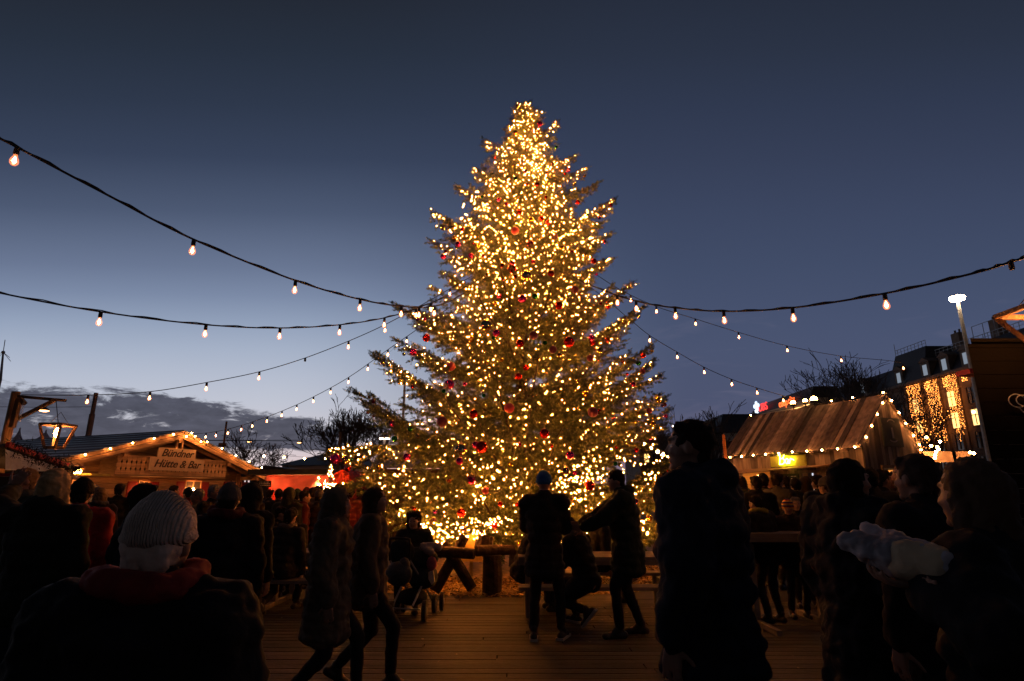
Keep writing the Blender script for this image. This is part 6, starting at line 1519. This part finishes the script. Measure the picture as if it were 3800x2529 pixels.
def crowd(px, ytop, Y, kind, coatc, headc, face, place):
    x = P(px, 1830, Y).x; zt_ = P(px, ytop, Y).z; H = max(1.5, min(1.9, (zt_ - .03)))
    z0 = .033 if (Y < 9.3 and abs(x) < 8.8) else .0
    if kind not in crowd_proto:
        o = make_person('p', x, Y, face, H, z0, vox=.016, **kinds[kind]); crowd_proto[kind] = o
    else:
        o = copy_tree(crowd_proto[kind]); o.location = (x, Y, z0); o.rotation_euler = (0, 0, R(face)); o.scale = (H / 1.75,) * 3
    for c_ in o.children:
        st_ = c_.name.split('.')[0]; m_ = None
        if st_ in ('coat', 'hood'): m_ = cloth(coatc)
        elif st_ in ('hat',): m_ = cloth(headc)
        elif st_ == 'hair': m_ = cloth(headc if kind in ('short', 'long', 'cup') else HB)
        if m_: c_.material_slots[0].link = 'OBJECT'; c_.material_slots[0].material = m_
    hd = HCN[kind] % CNAME.get(headc, 'dark') if '%s' in HCN[kind] else HCN[kind]
    lab = 'person in a %s coat with %s %s' % (CNAME.get(coatc, 'dark'), hd, place)
    n_ = labels_seen.get(lab, 0); labels_seen[lab] = n_ + 1
    if n_: print('DUP', lab, px)
    tag(o, lab, 'person', 'crowd standing round the stalls')
CW = 'before the chalet'; CR = 'before the red stall'; CT = 'before the red tent'; CB = 'facing the plank hut'; CD = 'by the hut doorway'; CE = 'at the chalet corner'
crowd(440, 1790, 11, 'short', BLK, HB, 20, CW); crowd(345, 1798, 12.5, 'beanie', NAVY, GREY, -30, CW); crowd(375, 1812, 8.5, 'long', BRN, HBLOND, 40, CW); crowd(560, 1800, 14, 'hood', OLV, BLK, 10, CW)
crowd(640, 1797, 13, 'cup', GREY, HB, -40, CW); crowd(700, 1806, 12, 'beanie', MAROON, BLK, 60, CW); crowd(742, 1808, 9.5, 'short', TAN, HGREY, 120, CW); crowd(790, 1802, 9.0, 'short', BLK, HGREY, -100, CE); crowd(835, 1815, 8.5, 'long', MAROON, HB, 170, CE)
crowd(880, 1808, 11, 'cup', BLK, HB, 150, CE); crowd(925, 1800, 9.5, 'beanie', BRN, HGREY, 5, CE); crowd(955, 1808, 12, 'stride', MAROON, BLK, -80, CE)
crowd(1000, 1812, 13.5, 'short', NAVY, HB, 0, CR); crowd(1035, 1812, 12, 'beanie', BLK, BLK, 25, CR); crowd(1072, 1808, 10.2, 'hood', OLV, BLK, -10, CR); crowd(1102, 1812, 11.4, 'beanie', OLV, DGREEN, 0, CR); crowd(1127, 1814, 10.4, 'short', MAROON, HB, -60, CR)
crowd(1137, 1806, 13, 'beanie', BRN, MAROON, 10, CR); crowd(1160, 1804, 11.6, 'cup', GREY, HB, 0, CR); crowd(1180, 1802, 13.4, 'hood', BLK, BLK, 0, CR); crowd(1184, 1815, 10.6, 'beanie', BRN, GREY, -10, CR); crowd(1212, 1805, 12.4, 'long', BLK, HB, 10, CR)
crowd(1247, 1797, 12, 'short', BLK, HB, 0, CT); crowd(1272, 1803, 13, 'cup', GREY, HGREY, 160, CT); crowd(1300, 1806, 12.2, 'beanie', MAROON, BLK, 5, CT); crowd(1335, 1808, 13, 'short', BRN, HB, 0, CT)
crowd(2700, 1790, 11.5, 'hood', BLK, BLK, 20, CB); crowd(2757, 1763, 11.5, 'long', BLK, HB, 10, CB); crowd(2812, 1760, 9.6, 'short', BLK, HB, 0, CB); crowd(2838, 1755, 10.6, 'beanie', BLK, BLK, -15, CB); crowd(2868, 1768, 12.6, 'short', BRN, HBLOND, 0, CB)
crowd(2888, 1751, 10.2, 'short', GREY, HB, -50, CB); crowd(2922, 1762, 12, 'cup', NAVY, HB, 15, CB); crowd(2958, 1772, 10.8, 'beanie', OLV, BLK, 0, CB); crowd(2995, 1768, 11.8, 'hood', BRN, BLK, -20, CB); crowd(3043, 1756, 9.6, 'short', NAVY, HB, 10, CB); crowd(3075, 1775, 8.4, 'beanie', BLK, GREY, 30, CB)
crowd(3238, 1738, 6.4, 'short', BLK, HB, -20, CD); crowd(3272, 1745, 7.2, 'cup', BLK, HB, -80, CD); crowd(3330, 1752, 8.6, 'short', NAVY, HB, 100, CD); crowd(3375, 1722, 6.6, 'long', OLV, HBLOND, 70, CD); crowd(3440, 1760, 8, 'hood', MAROON, BLK, 40, CD); crowd(3500, 1750, 7.5, 'beanie', BLK, BLK, 60, CD)

# ------------------------------------------------------------------ view
scene.view_settings.view_transform = 'Standard'
scene.view_settings.look = 'None'
scene.view_settings.exposure = 0.0
scene.view_settings.gamma = 1.0
scene.cycles.max_bounces = 6
scene.cycles.transparent_max_bounces = 32
scene.cycles.sample_clamp_indirect = 8
scene.cycles.use_denoising = True
